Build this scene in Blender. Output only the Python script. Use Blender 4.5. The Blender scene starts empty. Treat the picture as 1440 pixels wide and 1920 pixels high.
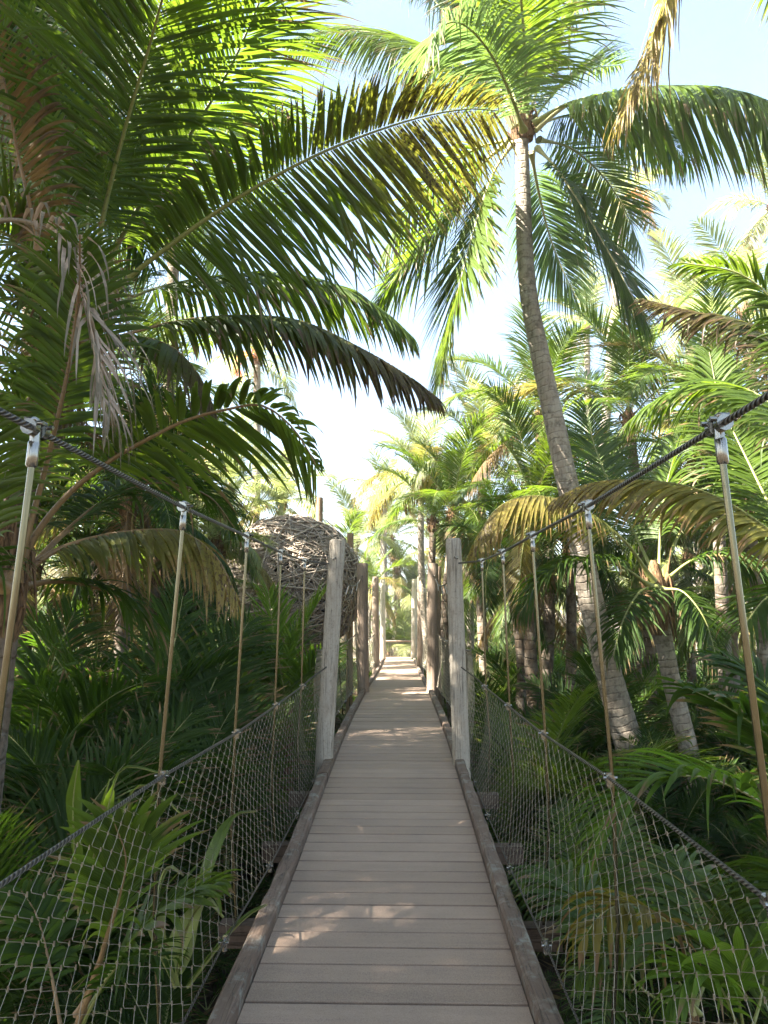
import bpy, math, random
import numpy as np
from mathutils import Vector, Matrix
R = math.radians
SC = bpy.context.scene
COL = SC.collection

# ------------------------------------------------------------------ camera
F = 1350.0                       # focal length in pixels of the 1440 x 1920 photograph
EYE = 1.5
PITCH = math.atan(190 / F)
YAW = math.atan(30 / F)
cam_d = bpy.data.cameras.new('camera'); cam = bpy.data.objects.new('camera', cam_d); COL.objects.link(cam)
cam_d.sensor_fit = 'VERTICAL'; cam_d.sensor_height = 36; cam_d.lens = F * 36 / 1920
cam_d.clip_start = .05; cam_d.clip_end = 2000
cam.location = (0, 0, EYE)
cam.rotation_euler = (R(90) + PITCH, 0, YAW)
SC.camera = cam
CR = Matrix.Rotation(YAW, 3, 'Z') @ Matrix.Rotation(R(90) + PITCH, 3, 'X')

def at(x, y, Y):
    """point on the ray through photo pixel (x, y) at distance Y along the bridge"""
    d = CR @ Vector(((x - 720) / F, (960 - y) / F, -1))
    return np.array((0, 0, EYE)) + np.array(d) * (Y / d.y)

# ------------------------------------------------------------------ light
SUN_EL, SUN_AZ = 48, 250          # azimuth of the sun, clockwise from +Y: behind left
SUN_STRENGTH, SKY_STRENGTH, EXPOSURE = 5.0, .082, 3.42
w = bpy.data.worlds.new('World'); SC.world = w; w.use_nodes = True
nt = w.node_tree; nt.nodes.clear()
sky = nt.nodes.new('ShaderNodeTexSky'); sky.sky_type = 'NISHITA'; sky.sun_disc = False
sky.sun_elevation = R(SUN_EL); sky.sun_rotation = R(SUN_AZ)
sky.air_density = 1.0; sky.dust_density = 1.6; sky.ozone_density = 1.0
tc = nt.nodes.new('ShaderNodeTexCoord'); nz = nt.nodes.new('ShaderNodeTexNoise')
nz.inputs['Scale'].default_value = 2.2; nz.inputs['Detail'].default_value = 7; nz.inputs['Roughness'].default_value = .55
mp = nt.nodes.new('ShaderNodeMapping'); mp.inputs['Scale'].default_value = (1, 1, 2.2)
nt.links.new(tc.outputs['Generated'], mp.inputs[0]); nt.links.new(mp.outputs[0], nz.inputs['Vector'])
rp = nt.nodes.new('ShaderNodeValToRGB'); rp.color_ramp.elements[0].position = .38; rp.color_ramp.elements[1].position = .75
rp.color_ramp.elements[0].color = (.48,) * 3 + (1,); rp.color_ramp.elements[1].color = (.85,) * 3 + (1,)
nt.links.new(nz.outputs['Fac'], rp.inputs[0])
mx = nt.nodes.new('ShaderNodeMix'); mx.data_type = 'RGBA'
nt.links.new(rp.outputs[0], mx.inputs['Factor']); nt.links.new(sky.outputs[0], mx.inputs['A'])
mx.inputs['B'].default_value = (.54, .80, 1.05, 1)      # thin high cloud
bg = nt.nodes.new('ShaderNodeBackground'); bg.inputs['Strength'].default_value = SKY_STRENGTH
nt.links.new(mx.outputs['Result'], bg.inputs['Color'])
wo = nt.nodes.new('ShaderNodeOutputWorld'); nt.links.new(bg.outputs[0], wo.inputs[0])
sun_d = bpy.data.lights.new('sun', 'SUN'); sun_d.energy = SUN_STRENGTH; sun_d.angle = R(.53); sun_d.color = (1, .95, .86)
sun = bpy.data.objects.new('sun', sun_d); COL.objects.link(sun)
sv = Vector((math.sin(R(SUN_AZ)) * math.cos(R(SUN_EL)), math.cos(R(SUN_AZ)) * math.cos(R(SUN_EL)), math.sin(R(SUN_EL))))
sun.rotation_euler = (-sv).to_track_quat('-Z', 'Y').to_euler(); sun.location = sv * 60
SC.view_settings.view_transform = 'Standard'; SC.view_settings.look = 'None'
SC.view_settings.exposure = EXPOSURE; SC.view_settings.gamma = 1
SC.cycles.max_bounces = 8; SC.cycles.transmission_bounces = 6; SC.cycles.diffuse_bounces = 4

# ------------------------------------------------------------------ helpers
def tag(o, label=None, cat=None, group=None, kind=None):
    if label: o['label'] = label
    if cat: o['category'] = cat
    if group: o['group'] = group
    if kind: o['kind'] = kind
    return o

def empty(name, loc=(0, 0, 0), rz=0):
    o = bpy.data.objects.new(name, None); COL.objects.link(o); o.location = loc; o.rotation_euler.z = rz
    o.empty_display_size = .2
    return o

def link(name, me, parent=None, loc=None):
    o = bpy.data.objects.new(name, me); COL.objects.link(o)
    if parent is not None:
        o.parent = parent
        if loc is None:            # mesh written in world coordinates
            o.matrix_parent_inverse = Matrix.Translation(parent.location).inverted()
    if loc is not None: o.location = loc
    return o

class MB:
    """collects vertices, faces, two uv sets and material slots of ONE mesh"""
    def __init__(s): s.v = []; s.f = []; s.u = []; s.w = []; s.m = []; s.n = 0; s.sm = True
    def add(s, v, f, mat=0, u=None, w=None):
        v = np.asarray(v, float); f = np.asarray(f, int)
        s.v.append(v); s.f.append(f + s.n); s.n += len(v)
        s.u.append(np.zeros((len(v), 2)) if u is None else np.asarray(u, float))
        s.w.append(np.zeros((len(v), 2)) if w is None else np.asarray(w, float))
        s.m.append(np.full(len(f), mat))
    def mesh(s, name, mats, smooth=True):
        v = np.concatenate(s.v); me = bpy.data.meshes.new(name)
        me.vertices.add(len(v)); me.vertices.foreach_set('co', v.ravel())
        idx = np.concatenate([f.ravel() for f in s.f]); tot = np.concatenate([np.full(len(f), f.shape[1]) for f in s.f])
        me.loops.add(len(idx)); me.loops.foreach_set('vertex_index', idx)
        me.polygons.add(len(tot)); st = np.concatenate(([0], np.cumsum(tot)[:-1]))
        me.polygons.foreach_set('loop_start', st)
        me.polygons.foreach_set('material_index', np.concatenate(s.m))
        me.polygons.foreach_set('use_smooth', np.full(len(tot), smooth))
        for nm, d in (('uv', s.u), ('uw', s.w)):
            l = me.uv_layers.new(name=nm); l.data.foreach_set('uv', np.concatenate(d)[idx].ravel())
        for m in mats: me.materials.append(m)
        me.update(calc_edges=True); me.validate()
        return me
    def build(s, name, mats, parent=None, smooth=True, loc=None):
        if not isinstance(mats, (list, tuple)): mats = [mats]
        return link(name, s.mesh(name, mats, smooth), parent, loc)

def nrm(a): return a / np.maximum(np.linalg.norm(a, axis=-1, keepdims=True), 1e-9)

def spline(P, n):
    """Catmull-Rom through P, n points evenly spaced by length"""
    P = np.asarray(P, float)
    Q = np.vstack((2 * P[0] - P[1], P, 2 * P[-1] - P[-2])); out = []
    for i in range(len(P) - 1):
        p0, p1, p2, p3 = Q[i:i + 4]
        t = np.linspace(0, 1, 24, endpoint=False)[:, None]
        out.append(.5 * (2 * p1 + (p2 - p0) * t + (2 * p0 - 5 * p1 + 4 * p2 - p3) * t ** 2 + (3 * p1 - p0 - 3 * p2 + p3) * t ** 3))
    out.append(P[-1:]); out = np.vstack(out)
    s = np.concatenate(([0], np.cumsum(np.linalg.norm(np.diff(out, axis=0), axis=1))))
    q = np.linspace(0, s[-1], n)
    return np.stack([np.interp(q, s, out[:, k]) for k in range(3)], 1), s[-1]

def frames(P):
    T = nrm(np.gradient(P, axis=0)); N = np.zeros_like(P)
    a = np.array((0, 0, 1.)) if abs(T[0, 2]) < .9 else np.array((1., 0, 0))
    n = nrm(np.cross(np.cross(T[0], a), T[0]))
    for i in range(len(P)):
        n = nrm(n - T[i] * np.dot(n, T[i])); N[i] = n
    return T, N, np.cross(T, N)

def tube(mb, P, rad, sides=8, mat=0, cap=True, sq=1.0):
    P = np.asarray(P, float); n = len(P); rad = np.broadcast_to(rad, (n,)) if np.ndim(rad) < 2 else rad
    T, N, B = frames(P); a = np.linspace(0, 2 * math.pi, sides, endpoint=False)
    r = rad[:, None] if np.ndim(rad) == 1 else rad
    V = P[:, None] + (N[:, None] * np.cos(a)[None, :, None] * sq + B[:, None] * np.sin(a)[None, :, None]) * r[..., None]
    L = np.concatenate(([0], np.cumsum(np.linalg.norm(np.diff(P, axis=0), axis=1))))
    u = np.stack(np.broadcast_arrays((a / (2 * math.pi))[None], L[:, None]), -1).reshape(-1, 2)
    i, j = np.meshgrid(np.arange(n - 1), np.arange(sides), indexing='ij'); k = (j + 1) % sides
    f = np.stack((i * sides + j, i * sides + k, (i + 1) * sides + k, (i + 1) * sides + j), -1).reshape(-1, 4)
    mb.add(V.reshape(-1, 3), f, mat, u)
    if cap:
        mb.add(V[0], np.arange(sides)[::-1][None], mat); mb.add(V[-1], np.arange(sides)[None], mat)

def box(mb, c, s, mat=0, rot=None):
    v = np.array([(x, y, z) for x in (-.5, .5) for y in (-.5, .5) for z in (-.5, .5)]) * np.array(s)
    if rot is not None: v = v @ np.array(rot).T
    f = [(0, 1, 3, 2), (4, 6, 7, 5), (0, 4, 5, 1), (2, 3, 7, 6), (0, 2, 6, 4), (1, 5, 7, 3)]
    mb.add(v + np.array(c), f, mat)

def fbm(x, y, seed=0):
    r = np.random.default_rng(seed); o = 0
    for k in range(5):
        a, b, p = r.normal(0, 1, 3); fq = .16 * 1.9 ** k
        o = o + np.sin(x * fq * a + y * fq * b + p * 9) / 1.7 ** k + np.sin(x * fq * b - y * fq * a * 1.3 + p * 5) / 1.7 ** k
    return o

# ------------------------------------------------------------------ materials
class NT:
    def __init__(s, name):
        s.m = bpy.data.materials.new(name); s.m.use_nodes = True; s.t = s.m.node_tree; s.t.nodes.clear()
        s.out = s.new('ShaderNodeOutputMaterial')
    def new(s, t, **k):
        n = s.t.nodes.new(t)
        for a, v in k.items(): setattr(n, a, v)
        return n
    def lk(s, a, b): s.t.links.new(a, b)
    def put(s, sock, v):
        if hasattr(v, 'links') or hasattr(v, 'is_linked'): s.lk(v, sock)
        else: sock.default_value = (tuple(v) + (1,)) if (isinstance(v, tuple) and len(v) == 3 and len(sock.default_value) == 4) else v
    def mix(s, f, a, b, blend='MIX'):
        n = s.new('ShaderNodeMix', data_type='RGBA', blend_type=blend)
        s.put(n.inputs['Factor'], f); s.put(n.inputs['A'], a); s.put(n.inputs['B'], b); return n.outputs['Result']
    def math(s, op, a, b=0., clamp=False):
        n = s.new('ShaderNodeMath', operation=op, use_clamp=clamp); s.put(n.inputs[0], a); s.put(n.inputs[1], b); return n.outputs[0]
    def noise(s, vec, scale, detail=5., rough=.6, out='Fac'):
        n = s.new('ShaderNodeTexNoise'); n.inputs['Scale'].default_value = scale; n.inputs['Detail'].default_value = detail
        n.inputs['Roughness'].default_value = rough
        if vec is not None: s.lk(vec, n.inputs['Vector'])
        return n.outputs[out]
    def ramp(s, f, a, b):
        n = s.new('ShaderNodeMapRange'); n.inputs['From Min'].default_value = a; n.inputs['From Max'].default_value = b
        s.put(n.inputs['Value'], f); return n.outputs['Result']
    def vmap(s, vec, sc, loc=(0, 0, 0)):
        n = s.new('ShaderNodeMapping'); n.inputs['Scale'].default_value = sc; n.inputs['Location'].default_value = loc
        s.lk(vec, n.inputs['Vector']); return n.outputs[0]
    def obj(s): return s.new('ShaderNodeTexCoord').outputs['Object']
    def pos(s): return s.new('ShaderNodeNewGeometry').outputs['Position']
    def uv(s, nm):
        n = s.new('ShaderNodeUVMap', uv_map=nm); return n.outputs[0]
    def sep(s, v):
        n = s.new('ShaderNodeSeparateXYZ'); s.lk(v, n.inputs[0]); return n.outputs
    def bump(s, h, st=.3, d=.01):
        n = s.new('ShaderNodeBump'); n.inputs['Strength'].default_value = st; n.inputs['Distance'].default_value = d
        s.lk(h, n.inputs['Height']); return n.outputs[0]
    def bsdf(s, col, rough=.6, metal=0., nor=None, spec=.5):
        n = s.new('ShaderNodeBsdfPrincipled'); s.put(n.inputs['Base Color'], col); s.put(n.inputs['Roughness'], rough)
        n.inputs['Metallic'].default_value = metal; n.inputs['Specular IOR Level'].default_value = spec
        if nor is not None: s.lk(nor, n.inputs['Normal'])
        return n.outputs[0]
    def end(s, sh): s.lk(sh, s.out.inputs[0]); return s.m

def leaf_mat(name, base, trans, dry=(.20, .13, .06), tipdry=.9, amount=.15, tr=.42, rough=.36, spots=None, var=.5, spec=.4):
    """palm leaflet: thin, glossy, lets light through; uv = (across, along leaflet), uw = (along frond, random)"""
    n = NT(name); uv = n.sep(n.uv('uv')); uw = n.sep(n.uv('uw'))
    oi = n.new('ShaderNodeObjectInfo').outputs['Random']
    p = n.pos()
    vr = n.math('ADD', n.math('MULTIPLY', uw['Y'], .55), n.math('MULTIPLY', oi, .45))
    bl = tuple(c * (1 - var * .5) for c in base); bh = tuple(min(1, c * (1 + var * .8)) for c in base)
    bh = (bh[0] * 1.35, bh[1] * 1.05, bh[2])
    tl = tuple(c * (1 - var * .35) for c in trans); th = (trans[0] * (1 + var * .7), trans[1] * (1 + var * .25), trans[2])
    cb = n.mix(vr, bl, bh); ct = n.mix(vr, tl, th)
    # midrib and fine lengthwise veins
    wv = n.math('SINE', n.math('MULTIPLY', uv['X'], 40.))
    vein = n.math('ADD', n.math('MULTIPLY', wv, .10), .95)
    cb = n.mix(1., cb, n_rgb(n, vein), 'MULTIPLY'); ct = n.mix(1., ct, n_rgb(n, vein), 'MULTIPLY')
    # dry tips and patches, more on some leaflets than on others
    d = n.math('ADD', uv['Y'], n.math('MULTIPLY', n.math('SUBTRACT', uw['Y'], .5), .5))
    d = n.math('ADD', d, n.math('MULTIPLY', n.math('SUBTRACT', n.noise(p, 9., 4.), .5), .7))
    f = n.math('MULTIPLY', n.ramp(d, tipdry, tipdry + .14), 1., True)
    if amount > .2:
        f = n.math('MAXIMUM', f, n.math('MULTIPLY', n.ramp(n.noise(p, 2.2, 4.), .62 - amount * .3, .78 - amount * .3), .9, True))
    cb = n.mix(f, cb, dry); ct = n.mix(f, ct, tuple(c * .9 for c in dry))
    if spots:
        a0, a1, ylw, brn = spots
        far = n.ramp(n.math('ADD', uw['X'], n.math('MULTIPLY', n.math('SUBTRACT', n.noise(p, 3.), .5), .5)), a0, a1)
        fy = n.math('MULTIPLY', far, .75, True)
        cb = n.mix(fy, cb, ylw); ct = n.mix(fy, ct, tuple(c * 1.3 for c in ylw))
        sp = n.math('MULTIPLY', n.ramp(n.noise(n.vmap(p, (1, 1, .6)), 38., 3., .7), .52, .58), n.math('MULTIPLY', far, 1., True), True)
        cb = n.mix(sp, cb, brn); ct = n.mix(sp, ct, brn)
    h = n.math('MULTIPLY', wv, 1.)
    nor = n.bump(h, .25, .004)
    rg = n.math('ADD', n.math('MULTIPLY', n.noise(p, 30., 2.), .25), rough - .1)
    a = n.bsdf(cb, rg, 0, nor, spec)
    t = n.new('ShaderNodeBsdfTranslucent'); n.lk(ct, t.inputs[0])
    m = n.new('ShaderNodeMixShader'); m.inputs[0].default_value = tr; n.lk(a, m.inputs[1]); n.lk(t.outputs[0], m.inputs[2])
    return n.end(m.outputs[0])

def n_rgb(n, v):
    c = n.new('ShaderNodeCombineXYZ')
    for k in range(3): n.lk(v, c.inputs[k])
    return c.outputs[0]

def rib_mat(name, a, b):
    n = NT(name); p = n.obj()
    c = n.mix(n.noise(p, 14., 4.), a, b); c = n.mix(n.ramp(n.noise(p, 60., 4.), .55, .72), c, tuple(x * .35 for x in b))
    return n.end(n.bsdf(c, .5, 0, n.bump(n.noise(p, 80.), .3, .003)))

M = {}
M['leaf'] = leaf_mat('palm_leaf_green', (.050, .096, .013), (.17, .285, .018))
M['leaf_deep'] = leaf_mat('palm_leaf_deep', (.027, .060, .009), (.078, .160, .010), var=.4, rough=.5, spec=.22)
M['leaf_light'] = leaf_mat('palm_leaf_light', (.165, .22, .085), (.38, .48, .16), tr=.45)  # washed-out glow of the background palms is put into this bright green
M['leaf_fresh'] = leaf_mat('palm_leaf_fresh', (.075, .145, .018), (.20, .37, .025), spec=.25, rough=.45)
M['leaf_pale'] = leaf_mat('palm_leaf_pale', (.10, .18, .06), (.18, .31, .08), tr=.42)
M['leaf_yellow'] = leaf_mat('palm_leaf_yellowing', (.16, .15, .03), (.42, .36, .04), amount=.35, tipdry=.7, dry=(.23, .13, .05))
M['leaf_spot'] = leaf_mat('palm_leaf_spotted', (.045, .085, .012), (.15, .255, .016), spots=(.40, .75, (.20, .17, .025), (.045, .028, .012)), tipdry=.86, dry=(.22, .16, .11))
M['leaf_half'] = leaf_mat('palm_leaf_half_dry', (.045, .082, .018), (.14, .22, .025), spots=(.35, .8, (.10, .062, .025), (.06, .035, .02)), tipdry=.78, dry=(.14, .09, .05))
M['leaf_edge'] = leaf_mat('palm_leaf_old_gold', (.105, .125, .028), (.28, .31, .05), spots=(.25, .85, (.30, .22, .05), (.12, .07, .03)), tipdry=.74, dry=(.26, .16, .06))
M['leaf_brown'] = leaf_mat('palm_leaf_brown', (.15, .11, .04), (.26, .18, .04), dry=(.12, .08, .04), amount=.3, tipdry=.6, rough=.6)
M['leaf_grey'] = leaf_mat('palm_leaf_grey_dead', (.345, .33, .27), (.28, .26, .19), dry=(.21, .18, .125), amount=.3, tipdry=.6, rough=.75, tr=.25)
M['leaf_orange'] = leaf_mat('palm_leaf_orange_dead', (.62, .36, .13), (.80, .48, .16), dry=(.55, .36, .18), tipdry=.8, rough=.7)
M['rib'] = rib_mat('palm_rib_green', (.16, .20, .045), (.24, .22, .07))
M['rib_pale'] = rib_mat('palm_rib_pale', (.30, .30, .12), (.36, .30, .14))
M['rib_brown'] = rib_mat('palm_rib_brown', (.17, .10, .045), (.26, .16, .06))
M['rib_grey'] = rib_mat('palm_rib_grey', (.30, .26, .21), (.22, .18, .13))

def m_trunk(name, a, b, ringy=11.):
    n = NT(name); uv = n.uv('uv'); s = n.sep(uv); p = n.pos()
    wob = n.math('MULTIPLY', n.noise(p, 3.2, 4.), .16)
    ph = n.math('FRACT', n.math('MULTIPLY', n.math('ADD', s['Y'], wob), ringy))
    ring = n.math('MULTIPLY', n.ramp(n.math('ABSOLUTE', n.math('SUBTRACT', ph, .5)), .36, .5), 1., True)
    crack = n.ramp(n.noise(n.vmap(p, (26, 26, 5)), 1., 5.), .5, .72)
    spot = n.ramp(n.noise(n.vmap(p, (1, 1, .8)), 13., 5., .7), .5, .66)
    lich = n.ramp(n.noise(p, 4.5, 5.), .45, .7)
    c = n.mix(n.noise(p, 7., 6.), a, b)
    c = n.mix(n.math('MULTIPLY', lich, .5), c, (.38, .36, .30))
    ring = n.math('MULTIPLY', ring, n.ramp(n.noise(n.vmap(p, (4, 4, 9)), 1., 4.), .3, .6), True)
    c = n.mix(n.math('MULTIPLY', ring, .30), c, tuple(x * .32 for x in b))
    c = n.mix(n.math('MULTIPLY', crack, .5), c, tuple(x * .35 for x in b))
    c = n.mix(n.math('MULTIPLY', spot, .75), c, tuple(x * .3 for x in b))
    h = n.math('SUBTRACT', n.noise(n.vmap(p, (30, 30, 9)), 1., 6.), n.math('MULTIPLY', ring, .9))
    return n.end(n.bsdf(c, .88, 0, n.bump(h, .8, .02), .25))
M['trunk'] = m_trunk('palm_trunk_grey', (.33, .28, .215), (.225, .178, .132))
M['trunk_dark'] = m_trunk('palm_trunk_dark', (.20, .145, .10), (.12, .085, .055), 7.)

def m_fibre():
    n = NT('palm_fibre'); p = n.pos()
    f = n.noise(n.vmap(p, (60, 60, 8)), 1., 5.)
    c = n.mix(n.ramp(f, .35, .65), (.05, .028, .014), (.25, .15, .075))
    return n.end(n.bsdf(c, .9, 0, n.bump(f, .8, .015), .2))
M['fibre'] = m_fibre()

def m_deck():
    n = NT('deck_composite'); p = n.pos(); s = n.sep(p)
    row = n.math('FLOOR', n.math('DIVIDE', s['Y'], .152))
    wn = n.new('ShaderNodeTexWhiteNoise', noise_dimensions='1D'); n.lk(row, wn.inputs['W'])
    c = n.mix(wn.outputs['Value'], (.275, .186, .128), (.375, .262, .188))
    st = n.noise(n.vmap(p, (2.5, 16, 1)), 1., 6., .65)
    c = n.mix(n.math('MULTIPLY', n.ramp(st, .42, .75), .45), c, (.17, .125, .10))
    bl = n.noise(n.vmap(p, (1.2, .8, 1)), 1.6, 5., .6)
    c = n.mix(n.math('MULTIPLY', n.ramp(bl, .48, .68), .4), c, (.19, .135, .105))
    gr = n.noise(p, 240., 3., .8)
    c = n.mix(n.math('MULTIPLY', n.ramp(gr, .42, .72), .6), c, (.46, .36, .28))
    c = n.mix(n.math('MULTIPLY', n.ramp(n.noise(p, 170., 3., .8), .5, .72), .55), c, (.13, .085, .06))
    e = n.math('ABSOLUTE', n.math('SUBTRACT', n.math('FRACT', n.math('DIVIDE', n.math('ADD', s['Y'], .0055), .152)), .5))
    c = n.mix(n.math('MULTIPLY', n.ramp(n.math('ADD', e, n.math('MULTIPLY', bl, .06)), .47, .53), .75, True), c, (.07, .048, .036))      # shade of the gaps painted onto the board edges
    return n.end(n.bsdf(c, n.math('ADD', n.math('MULTIPLY', st, .25), .52), 0, n.bump(n.math('ADD', gr, n.noise(n.vmap(p, (8, 90, 1)), 1.)), .35, .002), .2))
M['deck'] = m_deck()

def m_wood(name, a, b, stain, lich=None, zs=(30, 30, 3)):
    n = NT(name); p = n.pos()
    g = n.noise(n.vmap(p, zs), 1., 6., .65)
    c = n.mix(g, a, b)
    c = n.mix(n.ramp(n.noise(n.vmap(p, (9, 9, 2.2)), 1., 6., .7), .52, .74), c, stain)
    c = n.mix(n.math('MULTIPLY', n.ramp(n.noise(p, 55., 5., .75), .54, .70), .6), c, tuple(x * .45 for x in stain))
    cr = n.noise(n.vmap(p, tuple(k * 1.6 if k > 10 else k * .28 for k in zs)), 1., 3., .5)
    cr = n.math('SUBTRACT', 1., n.ramp(n.math('ABSOLUTE', n.math('SUBTRACT', cr, .5)), .0, .022), True)
    c = n.mix(n.math('MULTIPLY', cr, .75), c, tuple(x * .3 for x in stain))
    g = n.math('SUBTRACT', g, n.math('MULTIPLY', cr, .8))
    if lich:
        c = n.mix(n.math('MULTIPLY', n.ramp(n.noise(p, 6.5, 7., .75), .52, .64), .8), c, lich)
    return n.end(n.bsdf(c, .85, 0, n.bump(g, .7, .008), .25))
M['post_grey'] = m_wood('post_weathered_grey', (.47, .415, .335), (.36, .305, .235), (.21, .155, .105))
M['post_brown'] = m_wood('post_brown', (.37, .28, .205), (.28, .205, .148), (.18, .125, .085))
M['post_tan'] = m_wood('post_tan', (.36, .28, .21), (.27, .20, .145), (.18, .12, .08))
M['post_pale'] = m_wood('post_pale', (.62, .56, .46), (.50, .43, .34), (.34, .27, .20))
M['post_pole'] = m_wood('pole_tan', (.42, .29, .175), (.33, .22, .13), (.24, .155, .09))
M['kerb'] = m_wood('kerb_weathered', (.20, .138, .098), (.125, .084, .06), (.27, .21, .165), (.27, .265, .22), (34, 4, 34))
M['beam'] = m_wood('beam_dark', (.12, .085, .06), (.08, .055, .04), (.05, .03, .02), None, (4, 30, 30))
M['stick'] = m_wood('nest_stick', (.52, .43, .34), (.36, .285, .215), (.18, .13, .09))
M['gap_shade_shell'] = m_wood('nest_gap_shade', (.05, .035, .025), (.035, .024, .017), (.02, .013, .01))  # near-black backing colour stands in for shade between the sticks

def m_steel(name, col, rough):
    n = NT(name); p = n.pos()
    f = n.noise(p, 40., 4.)
    return n.end(n.bsdf(n.mix(f, tuple(c * .7 for c in col), col), n.math('ADD', n.math('MULTIPLY', f, .2), rough), .85))
M['steel'] = m_steel('stainless', (.33, .315, .28), .06)
M['net'] = m_steel('net_wire', (.38, .335, .25), .25)
M['rod'] = m_steel('rod_bronze', (.19, .168, .105), .02)
def m_cable():
    n = NT('wire_rope'); s = n.sep(n.uv('uv'))
    t = n.math('SINE', n.math('MULTIPLY', n.math('ADD', n.math('MULTIPLY', s['X'], 1.), n.math('MULTIPLY', s['Y'], 16.)), 6.283 * 3))
    c = n.mix(n.ramp(t, -1., 1.), (.025, .02, .016), (.24, .21, .17))
    return n.end(n.bsdf(c, .42, .6, n.bump(t, 1., .006)))
M['cable'] = m_cable()

def m_ground():
    n = NT('forest_floor'); p = n.pos()
    v = n.new('ShaderNodeTexVoronoi'); v.inputs['Scale'].default_value = 9; n.lk(p, v.inputs['Vector'])
    c = n.mix(n.noise(p, 1.3, 7., .7), (.055, .038, .024), (.10, .072, .045))
    c = n.mix(n.ramp(n.noise(p, 14., 6., .7), .5, .7), c, (.15, .105, .062))
    c = n.mix(n.math('MULTIPLY', n.ramp(n.noise(p, .5, 6.), .5, .66), .7), c, (.045, .065, .02))
    c = n.mix(n.math('MULTIPLY', v.outputs['Distance'], .6), c, (.03, .02, .013))
    h = n.math('ADD', n.noise(p, 11., 8., .75), v.outputs['Distance'])
    return n.end(n.bsdf(c, .95, 0, n.bump(h, 1., .06), .15))
M['ground'] = m_ground()

# ------------------------------------------------------------------ palm fronds
def frond_mb(P, L=.8, n=None, droop=.5, lift=22, roll=0, ang=(78, 32), pet=.14, w=.036, seg=6, seed=0, rr=.020, jit=.07,
             prof=None, tw=0, miss=0., pair=1.0, curl=0., ratio=(1., 1.), dr=(1., 1.), stiff=.35, wild=.035, gap=.024):
    """one palm frond: a tapering rib through P and two rows of folded, hanging leaflets"""
    rng = np.random.default_rng(seed); mb = MB()
    Rb, length = spline(P, 34)
    tt = np.linspace(0, 1, 34)
    rad = rr * (1.05 - .88 * tt ** .75); rad[:4] *= np.array((2.4, 1.75, 1.3, 1.08))
    tube(mb, Rb, rad, 7, 1, True, .75)
    if n is None: n = max(26, int(length * (1 - pet) / gap))
    s = np.concatenate([np.linspace(pet, .992, n)] * 2); side = np.repeat((-1., 1.), n)
    s = np.clip(s + rng.normal(0, .25 / n, 2 * n), pet * .9, .995)
    keep = rng.random(2 * n) > miss; s, side = s[keep], side[keep]; K = len(s)
    base = np.stack([np.interp(s, tt, Rb[:, k]) for k in range(3)], 1)
    T = nrm(np.stack([np.interp(s, tt, np.gradient(Rb[:, k])) for k in range(3)], 1))
    up = np.array((0, 0, 1.)); hz = nrm(np.array((T[:, 0].mean(), T[:, 1].mean(), 0.)))
    N = nrm(up[None] - T * T[:, 2:3] - hz[None] * .12)         # stays defined on near vertical ribs
    N = nrm(N - T * (N * T).sum(1, keepdims=True)); B = np.cross(T, N)
    ro = R(roll) + R(tw) * s
    N, B = N * np.cos(ro)[:, None] + B * np.sin(ro)[:, None], B * np.cos(ro)[:, None] - N * np.sin(ro)[:, None]
    q = (s - pet) / (1 - pet)
    ln = np.interp(q, (0, .06, .22, .5, .8, 1), (.42, .62, .95, 1, .74, .30) if prof is None else prof) * L
    ln = ln * rng.normal(1, jit, K).clip(.45, 1.3) * np.where(side < 0, ratio[0], ratio[1])
    a = np.radians(np.interp(q, (0, 1), ang) + rng.normal(0, 3, K)); lf = np.radians(lift + rng.normal(0, 5, K))
    D = T * np.cos(a)[:, None] + (B * (side * np.cos(lf))[:, None] + N * np.sin(lf)[:, None]) * np.sin(a)[:, None]
    D = nrm(D + rng.normal(0, wild, (K, 3)))
    g = droop * rng.normal(1, .22, K).clip(.3, 1.8) * np.where(side < 0, dr[0], dr[1])
    bent = rng.random(K) < .06; g = np.where(bent, g * 3.2 + .8, g); ln = np.where(rng.random(K) < .05, ln * rng.uniform(.35, .75, K), ln)
    wid = w * np.interp(q, (0, .1, .6, 1), (.55, .9, 1, .5)) * rng.normal(1, .12, K).clip(.6, 1.4)
    ts = np.linspace(0, 1, seg + 1); c = base + (N * .3 + B * side[:, None]) * (rr * .45)
    V = np.zeros((K, seg + 1, 3, 3)); d = D
    for k in range(seg + 1):
        t = ts[k]
        W = nrm(T - d * (d * T).sum(1, keepdims=True)); Nn = np.cross(d, W) * side[:, None]
        hw = wid * .5 * min(1, .35 + 3.2 * t) * (1 - t ** 2.6) + .0008
        fold = .55 * (1 - .4 * t)
        V[:, k, 0] = c - W * hw[:, None] + Nn * (hw * fold * .5)[:, None]
        V[:, k, 1] = c - Nn * (hw * fold * .5)[:, None]
        V[:, k, 2] = c + W * hw[:, None] + Nn * (hw * fold * .5)[:, None]
        if k < seg:
            c = c + d * (ln / seg)[:, None]
            d = nrm(d - up[None] * (g * (stiff + 2.0 * t) / seg * 1.6)[:, None] + Nn * curl / seg + rng.normal(0, wild * .5, (K, 3)))
    vid = np.arange(K * (seg + 1) * 3).reshape(K, seg + 1, 3)
    f = np.concatenate([np.stack((vid[:, :-1, j], vid[:, :-1, j + 1], vid[:, 1:, j + 1], vid[:, 1:, j]), -1).reshape(-1, 4) for j in (0, 1)])
    u = np.stack(np.broadcast_arrays(np.array((0, .5, 1.))[None, None], ts[None, :, None], np.zeros((K, 1, 1)))[:2], -1).reshape(-1, 2)
    uw = np.stack(np.broadcast_arrays(q[:, None, None], rng.random(K)[:, None, None], np.zeros((1, seg + 1, 3)))[:2], -1).reshape(-1, 2)
    mb.add(V.reshape(-1, 3), f, 0, u, uw)
    return mb

def px(pts): return [at(*p) for p in pts]

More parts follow.
